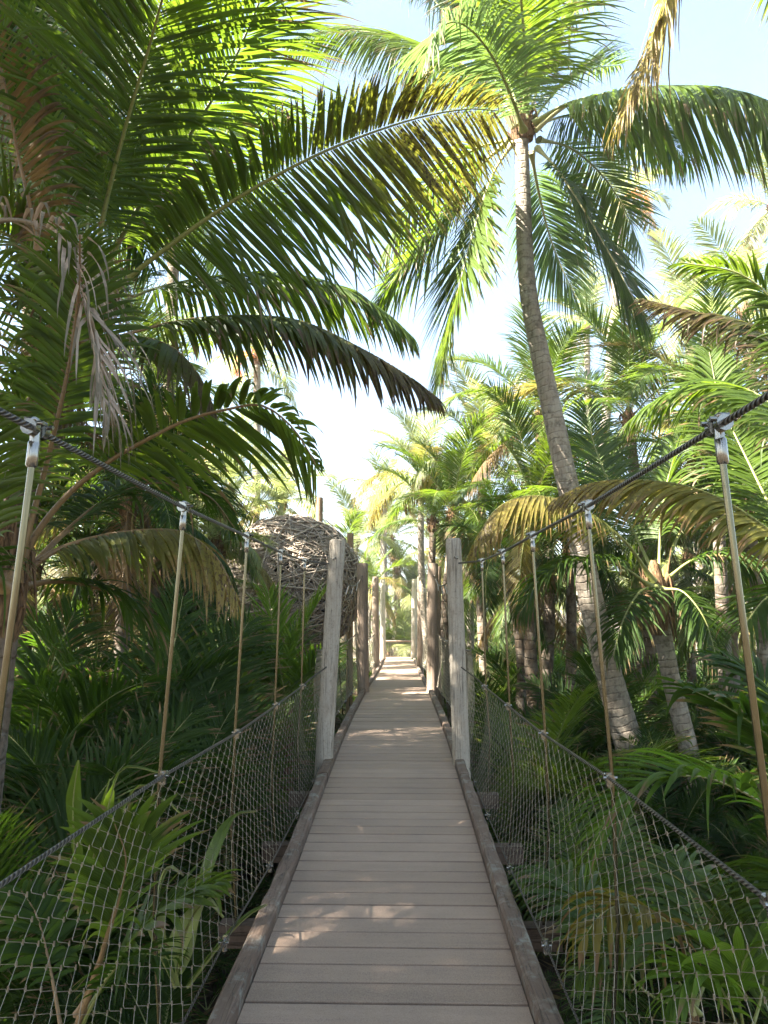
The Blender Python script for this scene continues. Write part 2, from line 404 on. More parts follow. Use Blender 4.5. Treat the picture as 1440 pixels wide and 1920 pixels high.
def hero(parent, pts, leaf='leaf', rib='rib', name='frond', label=None, **k):
    o = frond_mb(px(pts), **k).build(name, [M[leaf], M[rib]], parent)
    if label: o['label'] = label
    return o

def blade_mb(P, wd, seed=0, pleat=7, fold=.5, split=0.):
    """undivided pleated leaf of a young palm, in two halves along a midrib"""
    rng = np.random.default_rng(seed); mb = MB(); n = 22
    Rb, ln = spline(P, n); T, N, B = frames(Rb)
    N = nrm(np.array((0, 0, 1.)) - T * T[:, 2:3] + np.array((0.02, 0.03, 0))); B = np.cross(T, N)
    t = np.linspace(0, 1, n); hw = wd * .5 * np.sin(np.pi * np.clip(t * .93 + .05, 0, 1) ** .75) ** .8
    c = np.linspace(-1, 1, 4 * pleat + 1)
    z = np.abs(c) * fold * .5 + .035 * np.abs(((np.abs(c) * pleat) % 1) - .5)
    dr = -.35 * np.maximum(0, np.abs(c) - .4) ** 2
    V = Rb[:, None] + B[:, None] * (c[None] * hw[:, None])[..., None] + N[:, None] * ((z + dr)[None] * hw[:, None])[..., None] \
        + T[:, None] * (.5 * (1 - c[None] ** 2) * hw[:, None] - .2 * hw[:, None])[..., None]
    m = len(c); vid = np.arange(n * m).reshape(n, m)
    f = np.stack((vid[:-1, :-1], vid[:-1, 1:], vid[1:, 1:], vid[1:, :-1]), -1).reshape(-1, 4)
    u = np.stack(np.broadcast_arrays((c * pleat * .5)[None], (t * .8)[:, None]), -1).reshape(-1, 2)
    w = np.stack(np.broadcast_arrays(t[:, None], np.full((1, m), rng.random())), -1).reshape(-1, 2)
    mb.add(V.reshape(-1, 3), f, 0, u, w)
    tube(mb, Rb - N * .004, np.linspace(.007, .002, n), 6, 1)
    return mb

def trunk_mb(P, r0, r1, flare=1.25, seed=0, step=.045, amp=.035, sides=20):
    rng = np.random.default_rng(seed); n = max(12, int(np.linalg.norm(np.diff(np.array(P), axis=0), axis=1).sum() / step))
    Q, ln = spline(P, n); t = np.linspace(0, 1, n)
    r = r0 + (r1 - r0) * t; r = r * (1 + (flare - 1) * np.exp(-t * 9))
    s = t * ln; ring = np.interp((s * 9) % 1, (0, .12, .5, 1), (-1, .8, .3, -.4)) * amp
    a = np.linspace(0, 2 * np.pi, sides, endpoint=False)
    lump = .03 * np.sin(a[None] * 3 + s[:, None] * 1.7 + seed) + rng.normal(0, .012, (n, sides))
    rr = r[:, None] * (1 + ring[:, None] + lump)
    mb = MB(); tube(mb, Q, rr, sides); return mb

def heart_mb(c, r, h, seed=0):
    """fibrous leaf bases wrapped round the top of a trunk"""
    rng = np.random.default_rng(seed); mb = MB(); c = np.array(c, float)
    tube(mb, [c + (0, 0, -h * .45), c + (0, 0, -h * .2), c + (0, 0, h * .15), c + (0, 0, h * .55), c + (0, 0, h * .8)],
         np.array((.85, 1.2, 1.3, .8, .3)) * r, 12)
    for k in range(26):
        a = rng.random() * 6.283; d = np.array((math.cos(a), math.sin(a), 0))
        z = rng.uniform(-.3, .4) * h; l = rng.uniform(.3, .9) * h
        P = [c + d * r * .9 + (0, 0, z - .1 * h), c + d * r * rng.uniform(1.3, 1.6) + (0, 0, z + l * .3), c + d * r * rng.uniform(1.4, 2.3) + (0, 0, z + l * rng.uniform(-.8, .9))]
        tube(mb, spline(P, 6)[0], np.array((.3, .26, .2, .14, .08, .03)) * r * rng.uniform(.5, 1.2), 5)
    return mb

# frond shapes shared by the many palms farther off, by the angle they leave the crown
VAR = {}; VARP = {}
def variant(el, seed, kind):
    key = (el, seed, kind)
    if key in VAR: return VAR[key]
    n = 9; e = R(el); p = np.zeros(3); P = [p.copy()]
    rng = np.random.default_rng(seed * 31 + int(el) + 200)
    bend = R({80: 46, 60: 70, 40: 82, 18: 76, -8: 62, -35: 40}.get(el, 50)) * rng.uniform(.75, 1.2)
    yw = rng.uniform(-.25, .25)
    for k in range(n):
        t = k / (n - 1); e2 = e - bend * t ** 1.35
        p = p + np.array((math.cos(e2) * math.cos(yw * t), math.cos(e2) * math.sin(yw * t), math.sin(e2))) / n; P.append(p.copy())
    fine = kind != 'far'
    li = {80: 20, 60: 14, 40: 2, 18: -14, -8: -26, -35: -34}[el]
    mb = frond_mb(P, L=rng.uniform(.23, .29), n=84 if fine else 40, droop=rng.uniform(.3, .6), lift=li + rng.uniform(-6, 6), roll=rng.uniform(-14, 14),
                  pet=.14, w=.0105 if fine else .019, seg=4 if fine else 3, seed=seed * 7 + int(el) + 50, rr=.0062, jit=.12, tw=rng.uniform(-25, 25), miss=.03, ang=(72, 28))
    VAR[key] = mb; VARP[key] = np.array(P)
    return mb
MESH = {}
def variant_mesh(el, seed, kind, leaf, rib):
    k = (el, seed, kind, leaf, rib)
    if k not in MESH: MESH[k] = variant(el, seed, kind).mesh('frond', [M[leaf], M[rib]])
    return MESH[k]

def crosses(c, el, vs, kind, a, s):
    """would this frond reach into the walkway?"""
    variant(el, vs, kind); P = VARP[(el, vs, kind)] * s
    x = P[:, 0] * math.cos(a) - P[:, 1] * math.sin(a) + c[0]; y = P[:, 0] * math.sin(a) + P[:, 1] * math.cos(a) + c[1]; z = P[:, 2] + c[2]
    m = .95 + .12 * s
    return bool(np.any((np.abs(x + .06) < m) & (z < 2.9) & (y < 29.5)))

ELS = (80, 60, 40, 18, -8, -35)
def crown(root, c, L, n, seed, leaf='leaf', kind='mid', els=ELS, old='leaf_edge', az0=None, azr=None, pold=.12):
    rng = random.Random(seed); az = rng.random() * 6.28
    for k in range(n):
        az += 2.399 + rng.uniform(-.3, .3)
        i = min(len(els) - 1, int(k / n * len(els))); el = els[i]
        a = az if azr is None else az0 + rng.uniform(-azr, azr)
        vs = rng.randrange(3); sc_ = L * rng.uniform(.82, 1.12)
        for _ in range(9):
            if not crosses(np.array(c), el, vs, kind, a, sc_): break
            a += .7
        else: continue
        lf = leaf; rb = 'rib'
        if rng.random() < pold * .2: lf = old
        if el <= 0 and rng.random() < pold * 3: lf = old
        if el <= -30 and rng.random() < pold * 2: lf, rb = 'leaf_brown', 'rib_brown'
        o = bpy.data.objects.new('frond', variant_mesh(el, vs, kind, lf, rb)); COL.objects.link(o)
        o.parent = root; s = sc_
        o.location = Vector(c) - root.location
        o.rotation_euler = (0, rng.uniform(-.12, .12), a); o.scale = (s, s, s)

def gz(x, y):
    """height of the forest floor"""
    x = np.asarray(x, float); y = np.asarray(y, float)
    base = np.interp(y, (-400, 20, 29, 500), (-1.25, -1.25, -.55, -.5))
    return base + .055 * fbm(x, y, 4)

def ground_pt(pxx, Y):
    p = at(pxx, 1150, Y); return np.array((p[0], Y, float(gz(p[0], Y))))

def palm(name, label, c, gpx, L, n, seed, leaf='leaf', kind='mid', r=(.17, .11), trunk='trunk', group=None, els=ELS, bend=None, gY=None, old='leaf_edge', pold=.12):
    C = at(*c); g = ground_pt(gpx, c[2] if gY is None else gY)
    root = empty(name, g); tag(root, label, 'palm tree', group)
    mid = (C * .55 + g * .45) + np.array((bend or 0, 0, 0))
    P = [g - (0, 0, .2), g * .7 + mid * .3 + np.array(((bend or 0) * .3, 0, 0)), mid, C]
    trunk_mb(P, r[0], r[1], 1.3, seed, .06, sides=12).build('trunk', M[trunk], root)
    heart_mb(C + (0, 0, .05), r[1] * 1.15, .42, seed).build('crown_sheath', M['fibre'], root)
    crown(root, C + (0, 0, .12), L, n, seed, leaf, kind, els, old, pold=pold)
    return root

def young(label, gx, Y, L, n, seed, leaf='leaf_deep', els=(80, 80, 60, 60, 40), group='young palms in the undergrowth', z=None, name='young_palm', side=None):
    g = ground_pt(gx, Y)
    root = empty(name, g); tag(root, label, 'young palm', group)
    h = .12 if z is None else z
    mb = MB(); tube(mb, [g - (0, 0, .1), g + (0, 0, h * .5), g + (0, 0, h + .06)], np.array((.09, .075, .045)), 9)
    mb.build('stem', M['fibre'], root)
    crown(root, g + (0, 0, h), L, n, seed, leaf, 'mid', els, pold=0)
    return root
# ================================================================== GROUND
def build_ground():
    xs = np.concatenate((-np.geomspace(400, 26, 16), np.linspace(-24, 24, 160), np.geomspace(26, 400, 16)))
    ys = np.concatenate((-np.geomspace(300, 7, 10), np.linspace(-6, 40, 160), np.geomspace(42, 700, 22)))
    X, Y = np.meshgrid(xs, ys, indexing='ij'); Z = gz(X, Y)
    near = (np.abs(X) < 14) & (Y < 20)
    Z = Z + np.where(near, .02 * np.sin(X * 9.1 + 3 * np.sin(Y * 4)) * np.sin(Y * 7.7 + 2 * np.sin(X * 5)), 0)
    V = np.stack((X, Y, Z), -1).reshape(-1, 3); a, b = X.shape; vid = np.arange(a * b).reshape(a, b)
    mb = MB(); mb.add(V, np.stack((vid[:-1, :-1], vid[1:, :-1], vid[1:, 1:], vid[:-1, 1:]), -1).reshape(-1, 4))
    tag(mb.build('ground', M['ground']), kind='structure')
build_ground()

# ================================================================== FOOTBRIDGE
XC = -.06; HW = .55
def zd(y): return np.interp(y, (-4, 3.2, 4.5, 6, 6.8, 8, 10, 13.2, 18, 23, 28.6), (0, 0, .03, .10, .13, .165, .165, .11, -.05, -.18, -.24))
bridge = empty('footbridge', (XC, 3, 0))
tag(bridge, 'narrow suspension footbridge of brown boards with wire net sides and round posts', 'footbridge')

def build_deck():
    mb = MB(); rng = np.random.default_rng(3); y = -3.04; p = .152
    while y < 28.45:
        y1 = y + p - .011; zs = rng.normal(0, .0012); e = rng.normal(0, .002, 4)
        z0, z1 = zd(y) + zs, zd(y1) + zs; b = .003; xl, xr = XC - HW, XC + HW
        prof = [(y, z0 - .024), (y, z0 - b), (y + b, z0), (y1 - b, z1), (y1, z1 - b), (y1, z1 - .024)]
        V = [(xl, a, c) for a, c in prof] + [(xr, a, c) for a, c in prof]
        f = [(k, k + 6, k + 7, k + 1) for k in range(5)] + [(5, 11, 6, 0)]
        mb.add(V, f)
        y += p
    mb.build('decking', M['deck'], bridge, smooth=False)
build_deck()

def rail_beam(x0, wd, h0, h1, name, mat, ys, seed):
    mb = MB(); rng = np.random.default_rng(seed); n = len(ys); b = .012
    prof = [(0, h0), (0, h1 - b), (b, h1), (wd - b, h1), (wd, h1 - b), (wd, h0)]
    V = []
    for y in ys:
        for (dx, dz) in prof:
            V.append((x0 + dx + rng.normal(0, .0025), y, zd(y) + dz + rng.normal(0, .003)))
    m = len(prof); vid = np.arange(n * m).reshape(n, m); nx = np.roll(vid, -1, 1)
    mb.add(V, np.stack((vid[:-1], nx[:-1], nx[1:], vid[1:]), -1).reshape(-1, 4))
    mb.add(np.array(V)[:m], [tuple(range(m))[::-1]]); mb.add(np.array(V)[-m:], [tuple(range(m))])
    return mb.build(name, M[mat], bridge, smooth=False)
for sd in (-1, 1):
    x0 = XC + HW + .004 if sd > 0 else XC - HW - .004 - .082
    for a, b in ((-3, 2.3), (2.306, 6.3), (6.306, 12.9), (12.906, 20), (20.006, 28.5)):
        rail_beam(x0, .082, -.10, .062, 'kerb', 'kerb', np.arange(a, b + .01, .12), 5 + sd + int(a))
    rail_beam(XC + sd * .36 - .03, .06, -.16, -.03, 'joist', 'beam', np.arange(-3, 28.6, .5), 9 + sd)

# cable geometry, as offsets from the deck's middle (half width, height)
def top_cable(y): # spans between posts
    return np.interp(y, (-3, 5.2, 6.3, 6.78), (.79, .79, .775, .60)), 1.5 + np.interp(y, (-3, 0, 1.6, 2.8, 4, 5.1, 6.78), (.60, .44, .425, .412, .424, .431, .464))
def hand(y):
    return np.interp(y, (-3, 1.0, 2.8, 4, 5.1, 6.35, 6.75), (.84, .84, .83, .815, .80, .775, .62)), np.interp(y, (-3, 0, 2.8, 4, 5.1, 6.3, 6.75), (.92, .90, .897, .866, .87, .885, 1.01))
def low(y):
    return np.interp(y, (-3, 2.0, 2.8, 4, 5.1, 6.35, 6.75), (.57, .57, .58, .626, .646, .675, .68)), np.interp(y, (-3, 1.5, 2.8, 4, 5.1, 6.35, 6.75), (.31, .33, .32, .19, .15, .10, .12))

def curve(fn, sd, ys):
    h, z = fn(ys); return np.stack((XC + sd * h, ys, z), 1)
YN = np.linspace(-2.6, 6.75, 64)
def clamp(p, parent, r=.019, name='clamp'):
    mb = MB(); p = np.array(p)
    tube(mb, [p + (0, -.024, 0), p + (0, -.008, 0)], r, 10); tube(mb, [p + (0, .008, 0), p + (0, .024, 0)], r, 10)
    tube(mb, [p + (0, 0, -.03), p + (0, 0, .02)], r * .8, 8)
    tube(mb, [p + (-r * 1.5, -.015, .004), p + (r * 1.5, -.015, .004)], r * .4, 6)
    return mb.build(name, M['steel'], parent)

def net(side, A, B, ys, rows, wire, pitch):
    """stainless webnet between two edge curves A (bottom) and B (top); zigzag wires meeting in ferrules"""
    mb = MB(); rng = np.random.default_rng(int(abs(ys[0]) * 10) + 3)
    L = ys[-1] - ys[0]; k = max(4, int(L / pitch)); w_ = L / k
    def pt(y, t):
        y = np.clip(y, ys[0], ys[-1])
        a = np.stack([np.interp(y, ys, A[:, j]) for j in range(3)], -1); b = np.stack([np.interp(y, ys, B[:, j]) for j in range(3)], -1)
        q = a * (1 - t)[..., None] + b * t[..., None]
        q[..., 0] += side * .03 * np.sin(np.pi * t) * (1 + .4 * np.sin(y * 3.1))
        return q
    for i in range(k + 1):
        y0 = ys[0] + i * w_; m = rows * 2 + 1
        t = np.linspace(0, 1, m); zz = np.where(np.arange(m) % 2 == 0, -.5, .5) * w_ * .985 * (1 if i % 2 == 0 else -1)
        y = y0 + zz + .012 * np.sin(t * 7 + i) + np.zeros(m)
        P = pt(y, t)
        # wires run a little straight at each ferrule
        Pm = np.empty((m * 2 - 2, 3)); 
        Pm[0::2] = P[:-1] * .88 + P[1:] * .12; Pm[1::2] = P[:-1] * .12 + P[1:] * .88
        Q = np.concatenate((P[:1], Pm, P[-1:]))
        tube(mb, Q, wire, 4, 0, False)
        if wire < .001 and i % 1 == 0:
            for j in range(1, m - 1):
                if (j % 2 == 1) == (i % 2 == 0): 
                    c = P[j]; tube(mb, [c + (0, 0, -.006), c + (0, 0, .006)], .0022, 5, 0)
    o = mb.build('net_panel', M['net'], bridge); return o

for sd in (-1, 1):
    cab = curve(top_cable, sd, YN); mb = MB(); tube(mb, cab, .0078, 10); mb.build('main_cable', M['cable'], bridge)
    hr = curve(hand, sd, YN); mb = MB(); tube(mb, hr, .0064, 10); mb.build('handrail_cable', M['cable'], bridge)
    lo = curve(low, sd, YN); mb = MB(); tube(mb, lo, .004, 8); mb.build('net_cable', M['cable'], bridge)
    net(sd, lo, hr, YN, 11, .00085, .058)
    for y in (-.72, .45, 1.62, 2.79, 3.97, 5.12, 6.3):
        t = curve(top_cable, sd, np.array([y]))[0]; h = curve(hand, sd, np.array([y]))[0]; l = curve(low, sd, np.array([y]))[0]
        foot = np.array((XC + sd * .79, y, zd(y) - .12))
        mb = MB(); tube(mb, [t - (0, 0, .03), h + (sd * .012, 0, 0), h * .5 + foot * .5 + (sd * .03, 0, 0), foot], .0078, 10); rod = mb.build('hanger_rod', M['rod'], bridge)
        # socket and cable clamp at the top of the rod
        mb = MB(); ax = nrm(h - t)
        tube(mb, [t + ax * .028, t + ax * .032, t + ax * .085, t + ax * .090], np.array((.0105, .0132, .0132, .0095)), 12)
        mb.build('socket', M['steel'], rod)
        mb = MB()
        tube(mb, [t + (0, -.034, 0), t + (0, -.012, 0)], .019, 10); tube(mb, [t + (0, .012, 0), t + (0, .034, 0)], .019, 10)
        tube(mb, [t + (0, 0, .022), t + (0, 0, -.032)], .012, 8)
        for q in (-.023, .023): tube(mb, [t + (-.030, q, .010), t + (.030, q, .010)], .006, 6)
        box(mb, t + (0, 0, .018), (.026, .06, .01))
        mb.build('cable_clamp', M['steel'], rod)
        clamp(h, rod, .017); clamp(l, rod, .012, 'lower_clamp')
        mb = MB(); box(mb, (XC + sd * .735, y, zd(y) - .155), (.28, .09, .11)); mb.build('crossbeam_end', M['beam'], bridge, smooth=False)

# posts
posts = [ # pixel top x,y, pixel base x,y, Y, radius, material, label
 (633, 1012, 606, 1450, 6.85, .079, 'post_grey', 'weathered grey post at left with slanted top'),
 (850, 1010, 866, 1450, 6.85, .077, 'post_grey', 'weathered grey post at right'),
 (680, 1056, 681, 1300, 13.2, .101, 'post_brown', 'brown post behind the left grey post'),
 (812, 1056, 811, 1300, 13.2, .101, 'post_brown', 'brown post behind the right grey post'),
 (704, 1081, 705, 1256, 22.6, .107, 'post_tan', 'tan post at left farther along'),
 (789, 1081, 788, 1256, 22.6, .107, 'post_tan', 'tan post at right farther along'),
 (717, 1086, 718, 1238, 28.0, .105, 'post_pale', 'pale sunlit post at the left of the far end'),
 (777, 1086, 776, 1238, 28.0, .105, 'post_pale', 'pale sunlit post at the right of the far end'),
 (819, 1062, 819, 1285, 15.2, .095, 'post_brown', None)]
PT = []
for i, (tx, ty, bx_, by, Y, r, mt, lab) in enumerate(posts):
    t = at(tx, ty, Y); b = at(bx_, by, Y); d = (b - t) / (t[2] - b[2])
    foot = t + d * (t[2] - gz(t[0], Y) + .3)
    n = 26; mb = MB(); q = np.linspace(0, 1, n)[:, None]; P = foot * (1 - q) + t * q
    rad = r * (1.10 - .16 * q[:, 0]); rad[-1] *= .86; P[-2] = P[-1] - (t - foot) * .004
    a = np.linspace(0, 6.283, 24, endpoint=False)
    rr = rad[:, None] * (1 + .012 * np.sin(a * 2 + i)[None] + .01 * np.sin(a * 5 + q * 6))
    tube(mb, P, rr, 24)
    o = mb.build('post', M[mt], bridge)
    if lab: o['label'] = lab
    PT.append((t, b, o))
    if i < 6:       # staple eye holding the cable
        sd = -1 if i % 2 == 0 else 1; c = t + d * (.19 if i < 2 else .25); mb = MB()
        tube(mb, spline([c + (0, -r * .9, 0), c + (0, -r - .02, .012), c + (sd * .02, -r - .03, -.004), c + (sd * .03, -r * .8, -.005)], 10)[0], .006, 6)
        mb.build('cable_eye', M['steel'], o)

def sagline(a, b, sag, n=14):
    t = np.linspace(0, 1, n)[:, None]; P = a * (1 - t) + b * t; P[:, 2] -= (4 * sag * t * (1 - t))[:, 0]; return P
# far spans between the pairs of posts
for (i, j) in ((0, 2), (1, 3), (2, 4), (3, 5), (4, 6), (5, 7)):
    (t0, b0, _), (t1, b1, _) = PT[i], PT[j]; sd = -1 if i % 2 == 0 else 1; off = np.array((sd * .03, 0, 0))
    tc_ = sagline(t0 + (0, .05, -.26) + off, t1 + (0, -.05, -.28) + off, .16); mb = MB(); tube(mb, tc_, .010, 8); mb.build('main_cable', M['cable'], bridge)
    y0, y1 = t0[1] + .10, t1[1] - .10; ys = np.linspace(y0, y1, 14); z = zd(ys)
    lo = np.stack((np.full(14, XC + sd * .71), ys, z + .09), 1); lo[:, 0] += sd * .03 * np.sin(np.linspace(0, np.pi, 14))
    s = np.linspace(0, 1, 14); hh = 1.02 - .62 * s * (1 - s) * 1.0
    hr = np.stack((np.full(14, XC + sd * .73), ys, z + hh), 1); hr[:, 0] += sd * .13 * np.sin(np.pi * s)
    mb = MB(); tube(mb, hr, .0085, 8); mb.build('handrail_cable', M['cable'], bridge)
    mb = MB(); tube(mb, lo, .005, 6); mb.build('net_cable', M['cable'], bridge)
    net(sd, lo, hr, ys, 8, .0022 if i < 2 else .003, .075 if i < 2 else .11)
    k = 4 if i < 4 else 3
    for q in range(1, k + 1):
        s_ = q / (k + 1); idx = s_ * 13
        f = lambda A: np.array([np.interp(idx, np.arange(14), A[:, c]) for c in range(3)])
        tt_, h_, l_ = f(tc_), f(hr), f(lo)
        mb = MB(); tube(mb, [tt_, h_, np.array((l_[0] + sd * .03, l_[1], l_[2] - .2))], .0065, 6); rod = mb.build('hanger_rod', M['rod'], bridge)
        clamp(h_, rod, .020); clamp(l_, rod, .018, 'lower_clamp')
        mb = MB(); ax = nrm(h_ - tt_); tube(mb, [tt_, tt_ + ax * .12], .016, 8); mb.build('socket', M['steel'], rod)

# railing where the bridge ends
def end_rail():
    Y = 29.6; a = at(722, 1202, Y); b = at(774, 1202, Y); root = empty('railing', (a[0] * .5 + b[0] * .5, Y, float(gz(0, Y))))
    tag(root, 'low wire net railing across the far end of the boardwalk', 'railing')
    mb = MB(); tube(mb, [a - (.25, 0, 0), b + (.25, 0, 0)], .03, 8); mb.build('top_rail', M['post_brown'], root)
    for x in (a[0] - .25, b[0] + .25):
        mb = MB(); tube(mb, [(x, Y, gz(x, Y) - .1), (x, Y, a[2] + .08)], .05, 10); mb.build('railing_post', M['post_tan'], root)
    mb = MB(); n = 16
    for k in range(n):
        x = a[0] - .2 + (b[0] - a[0] + .4) * k / (n - 1); tube(mb, [(x, Y - .02, gz(x, Y)), (x + .04, Y - .02, a[2])], .005, 4, 0, False)
        z = gz(x, Y) + (a[2] - gz(x, Y)) * k / n; tube(mb, [(a[0] - .2, Y - .02, z), (b[0] + .2, Y - .02, z)], .004, 4, 0, False)
    mb.build('net_panel', M['net'], root)
    # landing at the end of the deck
    mb = MB(); box(mb, (XC + .03, 29.05, zd(28) - .06), (1.9, 1.0, .09)); tag(mb.build('landing', M['deck'], smooth=False), kind='structure')
end_rail()

# ================================================================== WOVEN STICK POD
def build_pod():
    Y = 15.0; c = at(545, 1098, Y); rx, ry, rz = 1.42, 1.4, 1.38
    root = empty('woven_pod', (c[0], c[1], float(gz(c[0], c[1])))); tag(root, 'round nest-like pod woven from brown sticks beyond the left grey post', 'woven pod')
    rng = np.random.default_rng(8)
    def sp(a, b, k): 
        return c + np.stack((np.cos(a) * np.cos(b) * rx * k, np.sin(a) * np.cos(b) * ry * k, np.sin(b) * rz * k), -1)
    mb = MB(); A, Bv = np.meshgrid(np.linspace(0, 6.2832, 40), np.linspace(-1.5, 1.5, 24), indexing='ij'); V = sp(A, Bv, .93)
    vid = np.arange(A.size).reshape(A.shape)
    mb.add(V.reshape(-1, 3), np.stack((vid[:-1, :-1], vid[1:, :-1], vid[1:, 1:], vid[:-1, 1:]), -1).reshape(-1, 4)); mb.build('gap_shade_shell', M['gap_shade_shell'], root)
    mb = MB()
    for k in range(1250):
        a = rng.uniform(2.6, 6.9); b = math.asin(rng.uniform(-.95, .99)); h = rng.normal(0, 1) * .75 + (0 if rng.random() < .8 else 1.5); l = rng.uniform(.25, .75)
        q = np.linspace(-1, 1, 5); bend = rng.normal(0, .10)
        aa = a + q * l * math.cos(h) / max(.25, math.cos(b)); bb = b + q * l * math.sin(h) + bend * q * q
        P = sp(aa, np.clip(bb, -1.55, 1.55), .97 + rng.uniform(0, .10) + rng.normal(0, .018) * q)
        tube(mb, P, rng.uniform(.012, .021) * np.array((.8, 1, 1, .9, .6)), 5)
    s = mb.build('woven_sticks', M['stick'], root); s['kind'] = 'stuff'
    for (x, y0, yy, r) in ((599, 933, 16.0, .08), (657, 1000, 16.4, .075)):
        t = at(x, y0, yy); mb = MB(); f = np.array((t[0], t[1], float(gz(t[0], t[1])) - .2))
        tube(mb, [f, f * .5 + t * .5, t], r, 14); mb.build('support_pole', M['post_pole'], root)
build_pod()
# ================================================================== PALM A: big palm left of the bridge
def palm_left():
    top = at(165, 560, 5.3); g = ground_pt(-120, 5.5)
    root = empty('coconut_palm', g); tag(root, 'big dark green coconut palm at left with fronds arching over the bridge', 'palm tree')
    pts = [g - (0, 0, .2), at(-10, 1080, 5.45), at(70, 850, 5.4), at(128, 690, 5.35), top]
    trunk_mb(pts, .19, .13, 1.3, 2).build('trunk', M['trunk_dark'], root)
    heart_mb(top, .14, .5, 3).build('crown_sheath', M['fibre'], root)
    D = dict(L=1.0, w=.033, seg=8, gap=.022)
    hero(root, [(172, 545, 5.2), (195, 400, 5.0), (235, 240, 4.7), (285, 70, 4.35), (330, -110, 3.9), (350, -260, 3.4)], 'leaf', **{**D, 'L': 1.3, 'droop': .38, 'seed': 11, 'w': .026, 'gap': .0165, 'roll': 6, 'lift': 8, 'pet': .16, 'rr': .028})
    hero(root, [(180, 545, 5.4), (250, 405, 5.3), (345, 270, 5.2), (430, 130, 5.0), (495, -20, 4.7), (535, -170, 4.3)], 'leaf', **{**D, 'L': 1.05, 'droop': .45, 'seed': 12, 'w': .026, 'gap': .0165, 'lift': 8, 'pet': .14, 'rr': .026})
    hero(root, [(172, 580, 5.15), (290, 482, 5.05), (440, 375, 4.95), (600, 288, 4.9), (760, 228, 4.9), (870, 205, 4.95), (935, 208, 5.0)], 'leaf_spot', **{**D, 'L': 1.12, 'droop': .22, 'seed': 13, 'lift': -6, 'roll': -38, 'pet': .18, 'rr': .027, 'w': .032, 'gap': .0185, 'ratio': (1.0, .46), 'dr': (1., 2.6), 'ang': (84, 50)}, label='frond with yellow and brown spotted outer half')
    hero(root, [(172, 600, 5.4), (270, 548, 5.7), (390, 520, 6.0), (520, 513, 6.2), (640, 538, 6.3), (722, 585, 6.3), (775, 634, 6.3)], 'leaf', **{**D, 'L': .72, 'droop': .5, 'seed': 14, 'lift': -30, 'pet': .2, 'w': .036})
    hero(root, [(175, 650, 5.3), (260, 620, 5.5), (360, 598, 5.7), (470, 592, 5.8), (570, 604, 5.8), (680, 655, 5.8), (765, 705, 5.8), (822, 748, 5.8)], 'leaf_half', 'rib_brown', label='drooping frond turning brown at its tip', **{**D, 'L': .62, 'droop': .5, 'seed': 15, 'lift': -35, 'pet': .18, 'w': .04})
    hero(root, [(178, 650, 5.3), (250, 632, 5.1), (320, 650, 5.0), (370, 700, 5.0), (402, 765, 5.0)], 'leaf_half', 'rib_brown', **{**D, 'L': .55, 'droop': .5, 'seed': 16, 'lift': -25, 'pet': .2, 'w': .036})
    hero(root, [(150, 545, 5.25), (90, 400, 5.2), (30, 250, 5.0), (-50, 90, 4.7), (-140, -40, 4.3)], 'leaf', **{**D, 'L': 1.0, 'droop': .5, 'seed': 17, 'pet': .12})
    hero(root, [(165, 540, 5.5), (165, 400, 5.9), (180, 250, 6.3), (215, 90, 6.6), (260, -60, 6.8)], 'leaf_deep', **{**D, 'L': 1.1, 'droop': .5, 'seed': 18, 'pet': .12})
    hero(root, [(150, 560, 5.2), (60, 470, 4.9), (-40, 420, 4.6), (-160, 430, 4.3)], 'leaf', **{**D, 'L': .9, 'droop': .8, 'seed': 20, 'pet': .12})
    hero(root, [(140, 590, 5.2), (40, 560, 5.0), (-60, 590, 4.8), (-140, 680, 4.7)], 'leaf_half', **{**D, 'L': .7, 'droop': .9, 'seed': 21, 'pet': .12})
    # brown and grey dead fronds hanging at the left edge
    hero(root, [(75, 470, 4.6), (60, 400, 4.5), (32, 280, 4.4), (5, 140, 4.3), (-25, 60, 4.2)], 'leaf_brown', 'rib_brown', label='brown frond at the left edge', **{**D, 'L': .5, 'droop': .5, 'seed': 22, 'pet': .05, 'w': .032, 'miss': .15, 'ang': (80, 55)})
    hero(root, [(-40, 425, 4.0), (20, 412, 4.0), (85, 428, 4.0), (128, 478, 4.0), (156, 560, 4.0), (180, 680, 4.0), (192, 770, 4.0)], 'leaf_grey', 'rib_grey', label='grey dead frond hanging in strips', **{**D, 'L': .72, 'droop': 1.5, 'seed': 23, 'pet': .1, 'w': .026, 'miss': .35, 'ang': (70, 25), 'jit': .25, 'wild': .12})
    hero(root, [(140, 600, 5.1), (125, 660, 4.9), (112, 730, 4.8), (100, 800, 4.75)], 'leaf_brown', 'rib_brown', **{**D, 'L': .6, 'droop': 1.1, 'seed': 24, 'pet': .1, 'w': .034, 'miss': .2})
palm_left()

